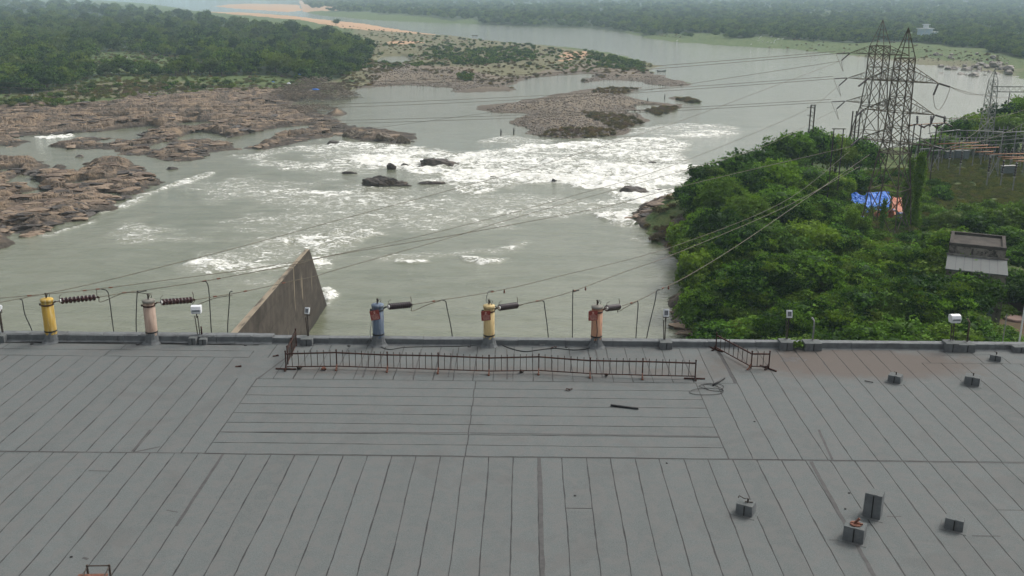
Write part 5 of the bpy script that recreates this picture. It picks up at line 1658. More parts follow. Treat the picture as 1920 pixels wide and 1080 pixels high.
big = [tree_proto(600 + k, 'leaf' if k % 3 else 'leaf_vine', R=3.6 + 0.3 * (k % 3), H=6.8 + (k % 3) * 0.8, z0=0.6, lobes=26, sprays=1350, per=5, leaf=0.40, spray=0.42,
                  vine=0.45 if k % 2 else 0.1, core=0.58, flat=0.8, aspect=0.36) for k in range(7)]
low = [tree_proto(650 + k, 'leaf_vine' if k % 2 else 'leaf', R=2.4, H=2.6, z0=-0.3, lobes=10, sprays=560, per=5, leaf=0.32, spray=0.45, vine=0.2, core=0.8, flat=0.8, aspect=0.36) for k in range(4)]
NG = 'leafy creeper-covered trees of the thicket below the pylons'
TREES = [  # px, py(base), height, radius, kind
    (1292, 432, 7.0, 3.4), (1300, 392, 7.2, 3.8), (1330, 372, 7.5, 4.2), (1380, 360, 8.0, 4.4), (1430, 350, 8.5, 4.2), (1475, 338, 10.5, 4.6), (1520, 332, 12.0, 5.0), (1565, 330, 10.0, 4.6),
    (1610, 330, 8.5, 4.4), (1322, 440, 8.2, 4.0), (1350, 415, 8.5, 4.6), (1400, 400, 8.8, 4.6), (1455, 392, 9.5, 4.6), (1510, 385, 8.5, 4.6), (1560, 375, 6.0, 4.0), (1600, 365, 5.0, 3.6),
    (1312, 480, 8.0, 3.6), (1345, 470, 8.8, 4.2), (1400, 455, 8.5, 4.4), (1460, 450, 8.6, 4.6), (1520, 440, 7.5, 4.4), (1570, 428, 4.5, 3.4),
    (1312, 525, 6.6, 3.2), (1330, 525, 8.0, 4.0), (1385, 520, 8.0, 4.2), (1440, 512, 8.0, 4.4), (1500, 505, 7.6, 4.4), (1560, 500, 7.2, 4.2), (1585, 460, 5.8, 3.0),
    (1318, 572, 6.0, 3.2), (1345, 580, 8.0, 4.2), (1400, 575, 7.5, 4.2), (1460, 570, 7.2, 4.2), (1520, 565, 7.4, 4.2), (1580, 560, 6.8, 4.2), (1635, 548, 6.8, 4.0), (1690, 545, 7.2, 4.2), (1745, 555, 7.6, 4.2),
    (1325, 630, 5.2, 3.2), (1360, 640, 7.0, 4.0), (1415, 645, 6.6, 4.0), (1475, 640, 6.5, 4.0), (1535, 640, 6.5, 4.0), (1595, 635, 6.6, 4.0), (1650, 625, 7.2, 4.2), (1705, 620, 7.4, 4.2), (1760, 620, 7.6, 4.2), (1805, 610, 7.6, 3.6), (1800, 575, 8.6, 3.2), (1812, 648, 5.6, 2.8), (1785, 528, 8.4, 3.4),
    (1345, 705, 4.5, 3.4), (1390, 710, 4.8, 3.8), (1450, 715, 5.0, 3.8), (1510, 715, 4.6, 3.8), (1570, 710, 5.0, 3.8), (1630, 705, 5.4, 4.0), (1690, 700, 5.2, 4.0), (1750, 700, 5.6, 4.0), (1805, 690, 5.0, 3.4), (1828, 690, 4.0, 2.2),
    (1790, 440, 4.5, 3.0), (1835, 450, 6.0, 3.6), (1880, 448, 7.0, 4.0), (1915, 445, 7.0, 3.6), (1900, 480, 5.5, 3.4), (1930, 520, 5.5, 3.4), (1905, 560, 4.6, 2.6), (1925, 580, 5.0, 2.6),
    (1735, 300, 6.0, 4.0), (1768, 294, 7.0, 4.4), (1800, 284, 9.5, 5.4), (1835, 285, 12.0, 6.0), (1868, 282, 13.0, 6.0), (1905, 280, 16.0, 6.2), (1892, 292, 12.0, 5.6), (1945, 285, 16.0, 6.0), (1862, 294, 9.0, 5.2)]
for i, (px, py, h, r) in enumerate(TREES):
    p = gp(px, py, GZ)
    pr_ = big[(i * 5 + 3) % 7]
    k = (3.6 + 0.3 * ((i * 5 + 3) % 7 % 3)); hh = 6.8 + ((i * 5 + 3) % 7 % 3) * 0.8 + 0.6
    far_g = i >= 69
    hut_g = 60 < i < 69
    if i < 30: h *= 1.12
    if py >= 690: h *= 1.22
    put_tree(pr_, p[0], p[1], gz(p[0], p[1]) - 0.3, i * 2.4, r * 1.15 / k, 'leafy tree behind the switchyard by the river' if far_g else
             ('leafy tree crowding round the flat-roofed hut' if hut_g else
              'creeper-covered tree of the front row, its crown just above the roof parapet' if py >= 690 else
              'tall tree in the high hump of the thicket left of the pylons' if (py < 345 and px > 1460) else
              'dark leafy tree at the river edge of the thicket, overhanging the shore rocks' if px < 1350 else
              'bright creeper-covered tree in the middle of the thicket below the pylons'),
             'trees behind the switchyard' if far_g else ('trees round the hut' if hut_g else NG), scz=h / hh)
LOWS = [(1600, 400, 2.0), (1575, 395, 2.2), (1720, 345, 2.2), (1755, 355, 2.4), (1765, 375, 3.2), (1720, 380, 2.2), (1745, 400, 2.5), (1720, 425, 2.2), (1760, 425, 2.6), (1640, 450, 2.0), (1700, 455, 2.0),
        (1740, 460, 2.6), (1600, 485, 2.4), (1650, 480, 2.4), (1700, 490, 2.6), (1745, 495, 3.0), (1620, 515, 2.6), (1680, 520, 3.0), (1730, 520, 3.0), (1650, 345, 2.5), (1690, 335, 2.2), (1620, 350, 2.6),
        (1590, 440, 2.2), (1770, 455, 2.6), (1705, 360, 2.0), (1660, 365, 2.0), (1880, 400, 2.6), (1850, 398, 3.0), (1905, 410, 3.4), (1820, 405, 3.0), (1785, 412, 2.6), (1880, 425, 3.6), (1760, 520, 3.4), (1775, 480, 2.8),
        (1870, 560, 1.8), (1885, 590, 1.6), (1860, 640, 1.6), (1875, 625, 1.3), (1895, 640, 1.0)]
for i, (px, py, h) in enumerate(LOWS):
    p = gp(px, py, GZ)
    put_tree(low[i % 4], p[0], p[1], gz(p[0], p[1]) - 0.2, i * 1.7, 0.75 + 0.12 * h, 'low leafy bush between the pylon feet, the hut and the switchyard grass', 'low bushes among the pylons', name='bush', cat='bush', scz=h / 2.5)
tg = [crown('grass_tuft', 710 + k, R=1.0, H=0.5, z0=-0.1, lobes=3, sprays=70, per=4, leaf=0.30, spray=0.4, core=0.3, aspect=0.16) for k in range(2)]
for s_ in tg: s_.materials.append(M['leaf_grass'])
MG = patch([([(60, 190), (165, 152), (240, 142), (420, 142), (600, 148), (620, 170), (400, 178), (240, 192), (100, 208), (-60, 214), (-60, 196)], 0.55),
            ([(175, 136), (178, 97), (260, 96), (345, 108), (420, 121), (420, 136)], 0.2), ([(640, 120), (700, 90), (860, 100), (840, 128), (700, 130)], 0.12), ([(960, 130), (1200, 112), (1240, 125), (1100, 134)], 0.13)], 1700, 140)
scatter('meadow_grass', tg + scrub[:1], MG, rr.uniform(0.5, 1.7, len(MG)), (rr.integers(0, 19, len(MG)) + 1) // 9, rr.uniform(0, 6.28, len(MG)), 'rough tufty grass of the river meadows')
# creepers spread over and between the crowns like a blanket
_tp = []
for (px, py, h, r) in TREES[:68]:
    p = gp(px, py, GZ); _tp.append((p[0], p[1], h, r))
_tp = np.array(_tp)
# ground cover: long grass and creepers between them
tuft = [crown('tuft', 700 + k, R=0.9, H=0.8, z0=-0.1, lobes=3, sprays=70, per=4, leaf=0.30, spray=0.4, core=0.5, aspect=0.22) for k in range(3)]
for s_ in tuft: s_.materials.append(M['leaf_grass' if s_.name.endswith('2') else 'leaf_vine'])


def scat_right(pts, n, seed, protos, name, label, lo=0.6, hi=1.3):
    poly = wpoly(pts, GZ)
    r = np.random.default_rng(seed)
    xs = [p[0] for p in poly]; ys = [p[1] for p in poly]
    x = r.uniform(min(xs), max(xs), n * 4); y = r.uniform(min(ys), max(ys), n * 4)
    k = inpoly(x, y, poly); x, y = x[k][:n], y[k][:n]
    z, s, _ = ground_z(x, y)
    k = s > 1.0
    P = np.column_stack([x[k], y[k], z[k] - 0.1])
    scatter(name, protos, P, r.uniform(lo, hi, len(P)), r.integers(0, len(protos), len(P)), r.uniform(0, 6.28, len(P)), label)


scat_right([(1262, 430), (1290, 370), (1500, 330), (1700, 320), (1760, 345), (1770, 520), (1800, 640), (1800, 760), (1320, 760), (1290, 600), (1265, 560), (1290, 500)], 3800, 21, tuft, 'undergrowth',
           'creepers and weeds covering the ground of the thicket')
scat_right([(1700, 300), (1960, 300), (1960, 420), (1780, 400), (1720, 350)], 2600, 22, tg, 'yard_grass', 'long yellow green grass in the switchyard', 0.5, 1.0)


_blk = wpoly([(1285, 440), (1300, 380), (1500, 345), (1590, 350), (1590, 430), (1640, 500), (1760, 520), (1800, 560), (1815, 740), (1350, 740), (1315, 600), (1300, 500)], GZ)
_r2 = np.random.default_rng(33)
_xs = [p[0] for p in _blk]; _ys = [p[1] for p in _blk]
_x = _r2.uniform(min(_xs), max(_xs), 16000); _y = _r2.uniform(min(_ys), max(_ys), 16000)
_k = inpoly(_x, _y, _blk); _x, _y = _x[_k][:3000], _y[_k][:3000]
_h = np.zeros(len(_x))
for (tx, ty, th_, tr) in _tp:
    _h = np.maximum(_h, th_ * 0.80 * np.clip(1 - ((_x - tx) ** 2 + (_y - ty) ** 2) / (1.9 * tr) ** 2, 0, 1))
_h *= 0.75 + 0.4 * fbm(_x / 3, _y / 3, 19, 3)
_z, _, _ = ground_z(_x, _y)
_k = _h > 1.2
scatter('creeper_blanket', tuft[:2], np.column_stack([_x, _y, _z + _h - 0.5])[_k], _r2.uniform(0.7, 1.7, int(_k.sum())), _r2.integers(0, 2, int(_k.sum())), _r2.uniform(0, 6.28, int(_k.sum())),
        'creepers spread like a blanket over and between the crowns of the thicket')


_op = wpoly([(1985, 400), (1985, 700), (2500, 900), (2700, 420), (2100, 330), (1990, 330)], GZ)
_ox = np.random.default_rng(41).uniform(min(p[0] for p in _op), max(p[0] for p in _op), 900); _oy = np.random.default_rng(42).uniform(min(p[1] for p in _op), max(p[1] for p in _op), 900)
_k = inpoly(_ox, _oy, _op); _ox, _oy = _ox[_k][:110], _oy[_k][:110]
scatter('outer_woodland', [q_[0] for q_ in big], np.column_stack([_ox, _oy, np.full(len(_ox), GZ - 0.2)]), np.linspace(0.7, 1.15, len(_ox)), np.arange(len(_ox)) % 7, np.arange(len(_ox)) * 1.9,
        'woodland continuing to the right of the hut')


# ---- lattice pylons
def lattice(root, levels, rot, leg_w=0.14, br_w=0.07, mat='steel', nmin=None):
    """levels [(z, half width)]: four legs and crossed bracing per panel"""
    cr = [(-1, -1), (1, -1), (1, 1), (-1, 1)]
    R_ = lambda x, y, z: (x * cos(rot) - y * sin(rot), x * sin(rot) + y * cos(rot), z)
    for sx, sy in cr:
        b = MB()
        for (z0, w0), (z1, w1) in zip(levels, levels[1:]):
            b.bar(R_(sx * w0, sy * w0, z0), R_(sx * w1, sy * w1, z1), leg_w)
        b.build('leg', M[mat], root)
    for f in range(4):
        a, c = cr[f], cr[(f + 1) % 4]
        b = MB()
        for (z0, w0), (z1, w1) in zip(levels, levels[1:]):
            ww = max(w0, w1)
            h = z1 - z0
            n = max(1, int(round(h / (ww * 1.9))))
            for k in range(n):
                za, zb = z0 + h * k / n, z0 + h * (k + 1) / n
                wa, wb = w0 + (w1 - w0) * k / n, w0 + (w1 - w0) * (k + 1) / n
                p0, p1 = R_(a[0] * wa, a[1] * wa, za), R_(c[0] * wa, c[1] * wa, za)
                q0, q1 = R_(a[0] * wb, a[1] * wb, zb), R_(c[0] * wb, c[1] * wb, zb)
                b.bar(p0, q1, br_w); b.bar(p1, q0, br_w); b.bar(q0, q1, br_w)
        b.build('bracing', M[mat], root)
    return R_


def crossarm(root, R_, z, w, L, side, rise=2.3, mat='steel'):
    """pyramid-shaped arm: tip at distance L on the side (+1/-1) of the local x axis"""
    b = MB()
    tip = R_(side * L, 0, z)
    roots = [R_(side * w, -w, z), R_(side * w, w, z)]; ups = [R_(side * w, -w, z + rise), R_(side * w, w, z + rise)]
    for r_ in roots: b.bar(r_, tip, 0.12)
    for u in ups: b.bar(u, tip, 0.10)
    n = 4
    for k in range(1, n):
        t = k / n
        lo = [Vector(r_).lerp(Vector(tip), t) for r_ in roots]; up = [Vector(u).lerp(Vector(tip), t) for u in ups]
        b.bar(lo[0], lo[1], 0.06); b.bar(up[0], lo[0], 0.055); b.bar(up[1], lo[1], 0.055)
        t2 = (k - 1) / n
        lo2 = [Vector(r_).lerp(Vector(tip), t2) for r_ in roots]
        b.bar(lo2[0], up[0], 0.055); b.bar(lo2[1], up[1], 0.055); b.bar(lo2[0], lo[1], 0.05)
    b.build('crossarm', M[mat], root)
    return tip


def peak(root, R_, z, w, zt, offx=0.0, mat='steel'):
    b = MB()
    t = R_(offx, 0, zt)
    for sx, sy in ((-1, -1), (1, -1), (1, 1), (-1, 1)):
        b.bar(R_(sx * w, sy * w, z), t, 0.12)
    for k in (0.35, 0.62):
        for s in range(4):
            c0 = [(-1, -1), (1, -1), (1, 1), (-1, 1)][s]; c1 = [(-1, -1), (1, -1), (1, 1), (-1, 1)][(s + 1) % 4]
            a = Vector(R_(c0[0] * w, c0[1] * w, z)).lerp(Vector(t), k); c = Vector(R_(c1[0] * w, c1[1] * w, z)).lerp(Vector(t), k)
            b.bar(a, c, 0.06)
    b.build('peak', M[mat], root)


ROT = radians(-44)
TN = gp(1659, 436, 4.6)
TF = gp(1627, 300, 5.0)
lab_n = 'nearer tall lattice pylon with creepers climbing its legs, right of the two overlapping pylons'
near_t = tag(empty('transmission_tower', (TN[0], TN[1], 4.3)), lab_n, 'pylon', 'tall double-circuit pylons')
levN = [(0, 3.3), (8.2, 2.6), (14.6, 1.9), (16.4, 1.60), (21.6, 1.40), (26.8, 1.32), (30.6, 1.25)]
Rn = lattice(near_t, levN, ROT, 0.17, 0.11)
tipsN = {}
for k, z in enumerate((16.4, 21.6, 26.8)):
    for s in (1, -1):
        tipsN[(k, s)] = np.array(crossarm(near_t, Rn, z, 1.36, 6.2 + 0.3 * (k == 0), s)) + [TN[0], TN[1], 4.3]
peak(near_t, Rn, 30.6, 1.25, 35.6)
b = MB()
for z in (14.6, 16.4):
    for a, c in (((-1.8, -1.8), (1.8, 1.8)), ((1.8, -1.8), (-1.8, 1.8))): b.bar(Rn(a[0], a[1], z), Rn(c[0], c[1], z), 0.07)
for k in range(8):
    b.bar(Rn(-1.8 + 0.5 * k, -1.8, 14.6), Rn(-1.8 + 0.5 * k, 1.8, 14.7), 0.06)
b.build('diaphragm', M['steel'], near_t)
far_t = tag(empty('transmission_tower', (TF[0], TF[1], 4.6)), 'farther tall lattice pylon with the highest peak, left one of the two overlapping pylons', 'pylon', 'tall double-circuit pylons')
levF = [(0, 4.8), (7.5, 3.6), (14.0, 2.35), (20.4, 1.95), (26.6, 1.85), (28.6, 1.8)]
Rf = lattice(far_t, levF, ROT, 0.22, 0.14)
tipsF = {}
for k, z in enumerate((14.6, 20.4, 26.6)):
    for s in (1, -1):
        tipsF[(k, s)] = np.array(crossarm(far_t, Rf, z, 1.9, 7.6, s, 2.0)) + [TF[0], TF[1], 4.6]
peak(far_t, Rf, 28.6, 1.8, 34.8)
# creeper sleeves climbing pylon legs
for k, (px, py, h, w, lb) in enumerate([(1592, 470, 7.0, 1.5, 'column of creepers left of the pylon feet, taller than a man'), (1712, 432, 14.0, 1.5, 'dense creeper column climbing the right leg of the nearer pylon'),
                                        (1652, 440, 6.5, 0.55, 'thin creepers hanging in the middle of the nearer pylon'), (1696, 420, 12.0, 1.5, 'creepers filling the lower right side of the nearer pylon')]):
    p = gp(px, py, 4.8); r = np.random.default_rng(70 + k)
    m = int(900 * h / 10 * w)
    t = r.uniform(0, 1, m); a = r.uniform(0, 6.28, m); rad = w * (0.55 + 0.35 * np.sin(t * 9 + k)) * (1 - 0.35 * t) * np.sqrt(r.uniform(.3, 1, m))
    C = np.stack([np.cos(a) * rad, np.sin(a) * rad, t * h + r.normal(0, .2, m)], 1); N = np.stack([np.cos(a), np.sin(a), np.full(m, 0.3)], 1) + r.normal(size=(m, 3)) * .4
    C = np.repeat(C, 4, 0) + r.normal(size=(m * 4, 3)) * 0.2; N = np.repeat(N, 4, 0) + r.normal(size=(m * 4, 3)) * .3
    N /= np.linalg.norm(N, axis=1)[:, None]
    V, Fc, T = leaf_cards(C, N, 0.28, r, np.clip(r.normal(0.5, .25, m * 4), 0, 1), 0.4)
    me = np_mesh('creeper', V, Fc, {'tint': T}); me.materials.append(M['leaf_vine'])
    tag(link(me, 'creeper', None, loc=(p[0], p[1], 4.5)), lb, 'creeper')


def ins_far(p, q, label, r=0.17, n=12):
    return insulator(p, q, n, r, 'porcelain_grey', label, 'insulator strings on the pylons', fancy=False)


lev = ['lowest', 'middle', 'top']
wires = []
for k in range(3):
    t = tipsN[(k, 1)]; e = t + np.array([2.6, 1.4, -0.7]); ins_far(t, e, 'dark insulator string pointing right from the %s right arm of the nearer pylon' % lev[k])
    t2 = t + np.array([-0.1, -0.1, 0]); e2 = t2 + np.array([-1.1, -1.2, -1.9]); ins_far(t2, e2, 'dark insulator string slanting down from the %s right arm of the nearer pylon' % lev[k])
    mid = (e + e2) / 2 + np.array([0, 0, -3.0])
    wire(smooth_pts([e2, e2 * .6 + mid * .4 + [0, 0, -.9], mid, e * .6 + mid * .4 + [0, 0, -.7], e]), 0.045, 'hanging jumper loop under the %s right arm of the nearer pylon' % lev[k], 'wire', 'jumper loops on the pylons', 'jumper_wire')
    wires.append((e, k))
    t = tipsN[(k, -1)]; e = t + np.array([-2.2, -2.0, -1.2]); ins_far(t, e, 'dark insulator string slanting down left from the %s left arm of the nearer pylon' % lev[k])
    tipsN[(k, 'c')] = e
    t = tipsF[(k, -1)]; e = t + np.array([-3.4, 0.5, -0.25]); ins_far(t, e, 'dark insulator string pointing left from the %s left arm of the farther pylon' % lev[k], 0.18)
    e2 = t + np.array([-2.6, -1.6, -1.9]); ins_far(t, e2, 'dark insulator string slanting down left from the %s left arm of the farther pylon' % lev[k], 0.18)
    tipsF[(k, 'l')] = e; tipsF[(k, 's')] = e2
    mid = (e + e2) / 2 + np.array([1.5, 0, -3.4])
    wire(smooth_pts([e, mid, e2]), 0.05, 'hanging jumper loop under the %s left arm of the farther pylon' % lev[k], 'wire', 'jumper loops on the pylons', 'jumper_wire')

# conductors across the river, two per arm
for k, (ya, yb, yc, yd) in enumerate([(217, 211, 210, 204), (168, 176, 162, 168), (121, 133, 113, 124)]):
    e = tipsF[(k, 'l')]
    for j, (y1_, y0_) in enumerate([(ya, yb), (yc, yd)]):
        st_ = e + np.array([0, 0.5 * j, 0.55 * j])
        far = dp(-300, y0_ + (6 if k == 0 else 12), 420.0)
        wire(catenary(st_, far, 5.0 + k, 30), 0.06, '%s of the two %s lines strung from the farther pylon across the river' % ('upper' if j else 'lower', lev[k]), 'wire', 'lines across the river', 'river_conductor')
# lines from the roof posts up to the pylons
hp = gp(1516, 330, GZ)
HP = np.array([hp[0], hp[1], 0]); 
hp_top = dp(1513, 197, hp[1])
LP = {}
def line(key, p, q, px_pts, r0, lb):
    """a conductor hanging in the vertical plane through p and q, whose dip is read off the photograph"""
    p = np.array(p, float); q = np.array(q, float); pts = []
    e = q - p
    for px, py in px_pts:
        d = RC @ np.array([(px - 960) / FPX, -(py - 540) / FPX, -1.0])
        t = (d[0] * (p[1]) - d[1] * (p[0])) / (d[1] * e[0] - d[0] * e[1])
        y = p[1] + e[1] * t
        pts.append(CAM + d * (y / d[1]))
    P_ = smooth_pts([p] + pts + [q], 8)
    n = len(P_)
    LP[key] = P_
    yy0, yy1 = p[1], q[1]
    wire(P_, [r0 + ((0.032 if key in 'efg' else 0.045) - r0) * (v[1] - yy0) / (yy1 - yy0) for v in P_], lb, 'wire', 'lines from the roof to the pylons', 'roof_conductor')
line('a', dp(-60, 579, 54), tipsF[(2, 's')], [(0, 567), (160, 535), (320, 496), (480, 455), (640, 411), (853, 354), (1046, 300), (1280, 225), (1447, 163)], 0.022, 'highest line from the left edge rising over the whole river to the farther pylon')
line('b', dp(-60, 563, 54.4), tipsF[(1, 's')], [(0, 559), (90, 551), (183, 542), (290, 528), (450, 507), (547, 492), (640, 475), (840, 430), (1057, 372), (1280, 303), (1510, 207)], 0.022, 'line from the left edge running close above the yellow post to the farther pylon')
line('c', INS[0], tipsN[(0, 'c')], [(233, 549), (290, 541), (383, 527), (487, 508), (547, 497), (640, 476), (873, 437), (1073, 400), (1160, 382), (1300, 344)], 0.022, 'line from the yellow post over the dividing wall to the nearer pylon')
line('d', INS[1], tipsF[(0, 's')], [(403, 556), (460, 546), (507, 536), (547, 527), (593, 517), (640, 503), (853, 443), (947, 414), (1133, 361), (1280, 320), (1443, 270)], 0.022, 'line from the pinkish grey post over the dividing wall to the farther pylon')
line('e', INS[2], tipsN[(0, 'c')] + np.array([0, 0, -0.8]), [(830, 562), (923, 547), (1040, 520), (1280, 456), (1480, 372)], 0.022, 'line from the blue post to the nearer pylon')
line('f', INS[3], dp(1612, 312, 150), [(1013, 563), (1077, 545), (1170, 510), (1280, 470), (1480, 384)], 0.022, 'line from the cream yellow post into the pylon group')
line('g', INS[4], dp(1630, 290, 150), [(1197, 563), (1237, 543), (1290, 517), (1380, 462), (1480, 394)], 0.022, 'line from the salmon post into the pylon group')
wire(catenary(tipsF[(2, 's')], dp(-200, 330, 500), 4, 30), 0.05, 'thin slanting line falling from the farther pylon across the upper river', 'wire', None, 'river_conductor')


def near_px(key, px):
    P_ = np.array(LP[key]); u = prj(P_)
    k = int(np.argmin(np.abs(u[:, 0] - px))); k = min(max(k, 1), len(P_) - 2)
    return P_[k], P_[k + 1] - P_[k - 1]


b = MB()
for key, px in [('b', 57), ('b', 157), ('b', 182), ('b', 208), ('c', 233), ('c', 385), ('c', 407), ('d', 403), ('d', 458), ('d', 534), ('e', 815), ('e', 925), ('f', 1005), ('f', 1082), ('g', 1183), ('g', 1240)]:
    c, d = near_px(key, px); d = d / np.linalg.norm(d)
    b.bar(c - d * 0.13, c + d * 0.13, 0.075)
for key, px in (('e', 942), ('f', 1095), ('g', 1252)):
    c, d = near_px(key, px); b.lathe([(0.03, -.26), (0.07, -.20), (0.04, -0.10), (0.02, 0.02)], 6, tuple(c))
tag(b.build('line_clamps', M['rust_light']), 'small clamps and dampers fixed on the lines just behind the roof edge', 'clamp', kind='stuff')
for k, (wx) in enumerate(wires):
    e, kk_ = wx
    for j, (tx, ty) in enumerate([((1860, 172), 0), ((1925, 180), 0)]):
        q = dp(tx[0], tx[1] + (2 - kk_) * 24, 235 + 12 * j)
        wire(catenary(e, q, 1.0, 12), 0.045, '%s line running right from the %s arm of the nearer pylon to the gantry' % ('short' if j == 0 else 'long', lev[kk_]), 'wire', 'lines to the switchyard', 'yard_conductor')

# poles on the wooded bank
def pole_pair(px, ytop, ybase, y, label, gap=0.9):
    p = dp(px, ybase, y); zt = dp(px, ytop, y)[2]; z0 = gz(p[0], y)
    o = tag(empty('utility_pole', (p[0], y, z0)), label, 'pole')
    for s in (-1, 1):
        b = MB(); b.bar((s * gap / 2, 0, 0), (s * gap / 2, 0, zt - z0), 0.24); b.build('post', M['dark_iron'], o)
    b = MB(); h = zt - z0
    for k in range(6): b.bar((-gap / 2, 0, h - .5 - k), (gap / 2, 0, h - 1.0 - k), 0.10)
    b.bar((-gap / 2, 0, h - .15), (gap / 2, 0, h - .15), 0.16)
    b.bar((-1.4, 0, h - .6), (gap / 2, 0, h - .6), 0.12); b.bar((-1.2, 0, h - 2.4), (gap / 2, 0, h - 2.4), 0.12)
    b.build('crosspieces', M['dark_iron'], o)
pole_pair(1513, 196, 325, hp[1], 'narrow ladder-like twin pole standing in the trees left of the pylons')
for px, yt, lb in ((1590, 208, 'left'), (1597, 208, 'middle'), (1604, 208, 'right')):
    y = 232; p = dp(px, 300, y); zt = dp(px + 3, yt, y)[2]; z0 = gz(p[0], y)
    b = MB(); b.lathe([(0.20, 0), (0.16, zt - z0)], 8)
    tag(b.build('steel_pole', M['dark_iron'], loc=(p[0], y, z0)), '%s of three slim dark poles standing together left of the pylon legs' % lb, 'pole', 'three slim poles')
y = 190; p = dp(1567, 300, y); z0 = gz(p[0], y); h = dp(1567, 242, y)[2] - z0
o = tag(empty('goalpost_frame', (p[0], y, z0)), 'dark goalpost-shaped frame in the trees below the three slim poles', 'frame')
b = MB(); b.bar((-0.9, 0, 0), (-0.9, 0, h), 0.16); b.build('post', M['dark_iron'], o)
b = MB(); b.bar((0.9, 0, 0), (0.9, 0, h), 0.16); b.build('post', M['dark_iron'], o)
b = MB(); b.bar((-1.3, 0, h + .05), (1.3, 0, h + .05), 0.16); b.build('beam', M['dark_iron'], o)

# ---- switchyard
def post_insulator(px, ybase, ytop, label, y=None, n=5, group='post insulators in the switchyard', pale=True, r=0.30):
    p = gp(px, ybase, GZ + 0.2); y = p[1]
    h = dp(px, ytop, y)[2] - GZ; hs_ = h * 0.52
    o = tag(empty('post_insulator', (p[0], y, GZ - 0.1)), label, 'insulator', group)
    b = MB(); b.bar((0, 0, 0), (0, 0, hs_), 0.22); b.box((0, 0, hs_), (0.5, 0.5, 0.08)); b.build('support', M['steel_pale'], o)
    b = MB(); prof = []
    for k in range(n):
        z = hs_ + 0.1 + (h - hs_ - 0.2) * k / n; pt = (h - hs_ - 0.2) / n
        prof += [(r * .4, z), (r * .45, z + pt * .35), (r, z + pt * .45), (r * .95, z + pt * .65), (r * .4, z + pt * .85)]
    b.lathe(prof, 9); b.build('sheds', M['porcelain_grey'], o)
    b = MB(); b.lathe([(0.12, h - .12), (0.14, h)], 8); b.build('cap', M['steel_pale'], o)
    return (p[0], y, GZ - 0.1 + h)


PI_ = [(1798, 331, 282), (1849, 352, 293), (1875, 352, 299), (1898, 360, 303), (1778, 318, 276), (1758, 318, 272), (1757, 300, 254), (1776, 296, 250), (1795, 298, 258), (1740, 302, 252), (1759, 296, 240),
       (1836, 300, 256), (1850, 302, 258), (1862, 304, 260), (1875, 300, 254), (1880, 318, 276), (1892, 322, 276), (1868, 318, 272), (1853, 316, 270), (1838, 312, 266), (1901, 296, 250), (1915, 300, 250),
       (1912, 316, 268), (1790, 288, 246), (1808, 290, 246), (1823, 288, 248), (1832, 290, 250), (1729, 296, 258), (1702, 300, 258), (1691, 306, 258), (1903, 330, 282), (1917, 326, 270)]
CL = ['front row', 'second row', 'middle rows', 'back rows']
tops = []
for i, (px, yb, yt) in enumerate(PI_):
    row = 0 if yb > 328 else (1 if yb > 312 else (2 if yb > 299 else 3))
    tops.append(post_insulator(px, yb, yt, 'brown stacked-disc insulator on a grey post in the %s of the switchyard' % CL[row], group='post insulators in the %s of the switchyard' % CL[row]))
bars = [((1757, 270), (1835, 267), 200), ((1783, 275), (1852, 272), 205), ((1783, 280), (1873, 276), 210), ((1828, 285), (1862, 284), 214), ((1848, 289), (1925, 288), 205), ((1872, 294), (1925, 295), 198),
        ((1880, 298), (1925, 297), 200), ((1900, 302), (1925, 302), 195), ((1700, 262), (1760, 258), 235), ((1790, 244), (1880, 247), 240), ((1860, 250), (1925, 246), 236), ((1740, 250), (1800, 243), 240)]
for i, (a, c, y) in enumerate(bars):
    b = MB(); b.tube([dp(*a, y), dp(*c, y + 4)], 0.11, 6)
    tag(b.build('busbar', M['orange_pipe' if i < 8 else 'steel_pale']), ('rust orange busbar pipe lying across the insulators of the switchyard' if i < 8 else 'thin grey busbar at the back of the switchyard'), 'pipe',
        'orange busbars' if i < 8 else 'grey busbars')
for i, (px, yb, w, h, lb) in enumerate([(1800, 304, 2.2, 3.0, 'grey cabinet among the middle insulators'), (1783, 303, 2.6, 2.6, 'grey cabinet left of the other cabinet in the middle of the yard'), (1893, 332, 3.4, 2.6, 'pale grey cabinet with a white lid near the front insulators'),
                                        (1812, 306, 1.2, 3.2, 'narrow grey cabinet on legs in the yard')]):
    p = gp(px, yb, GZ); o = tag(empty('switch_cabinet', (p[0], p[1] + 1, GZ), 0.2), lb, 'cabinet')
    b = MB(); b.box((0, 0, h * 0.62), (w, 1.0, h * 0.62)); b.build('body', M['grey_box'], o)
    b = MB(); b.box((0, 0, h * 0.93 + 0.06), (w + .3, 1.3, 0.12)); b.build('lid', M['steel_pale'], o)
    for sx in (-1, 1):
        b = MB(); b.bar((sx * w * .42, 0, 0), (sx * w * .42, 0, h * .31), 0.16); b.build('leg', M['steel_pale'], o)
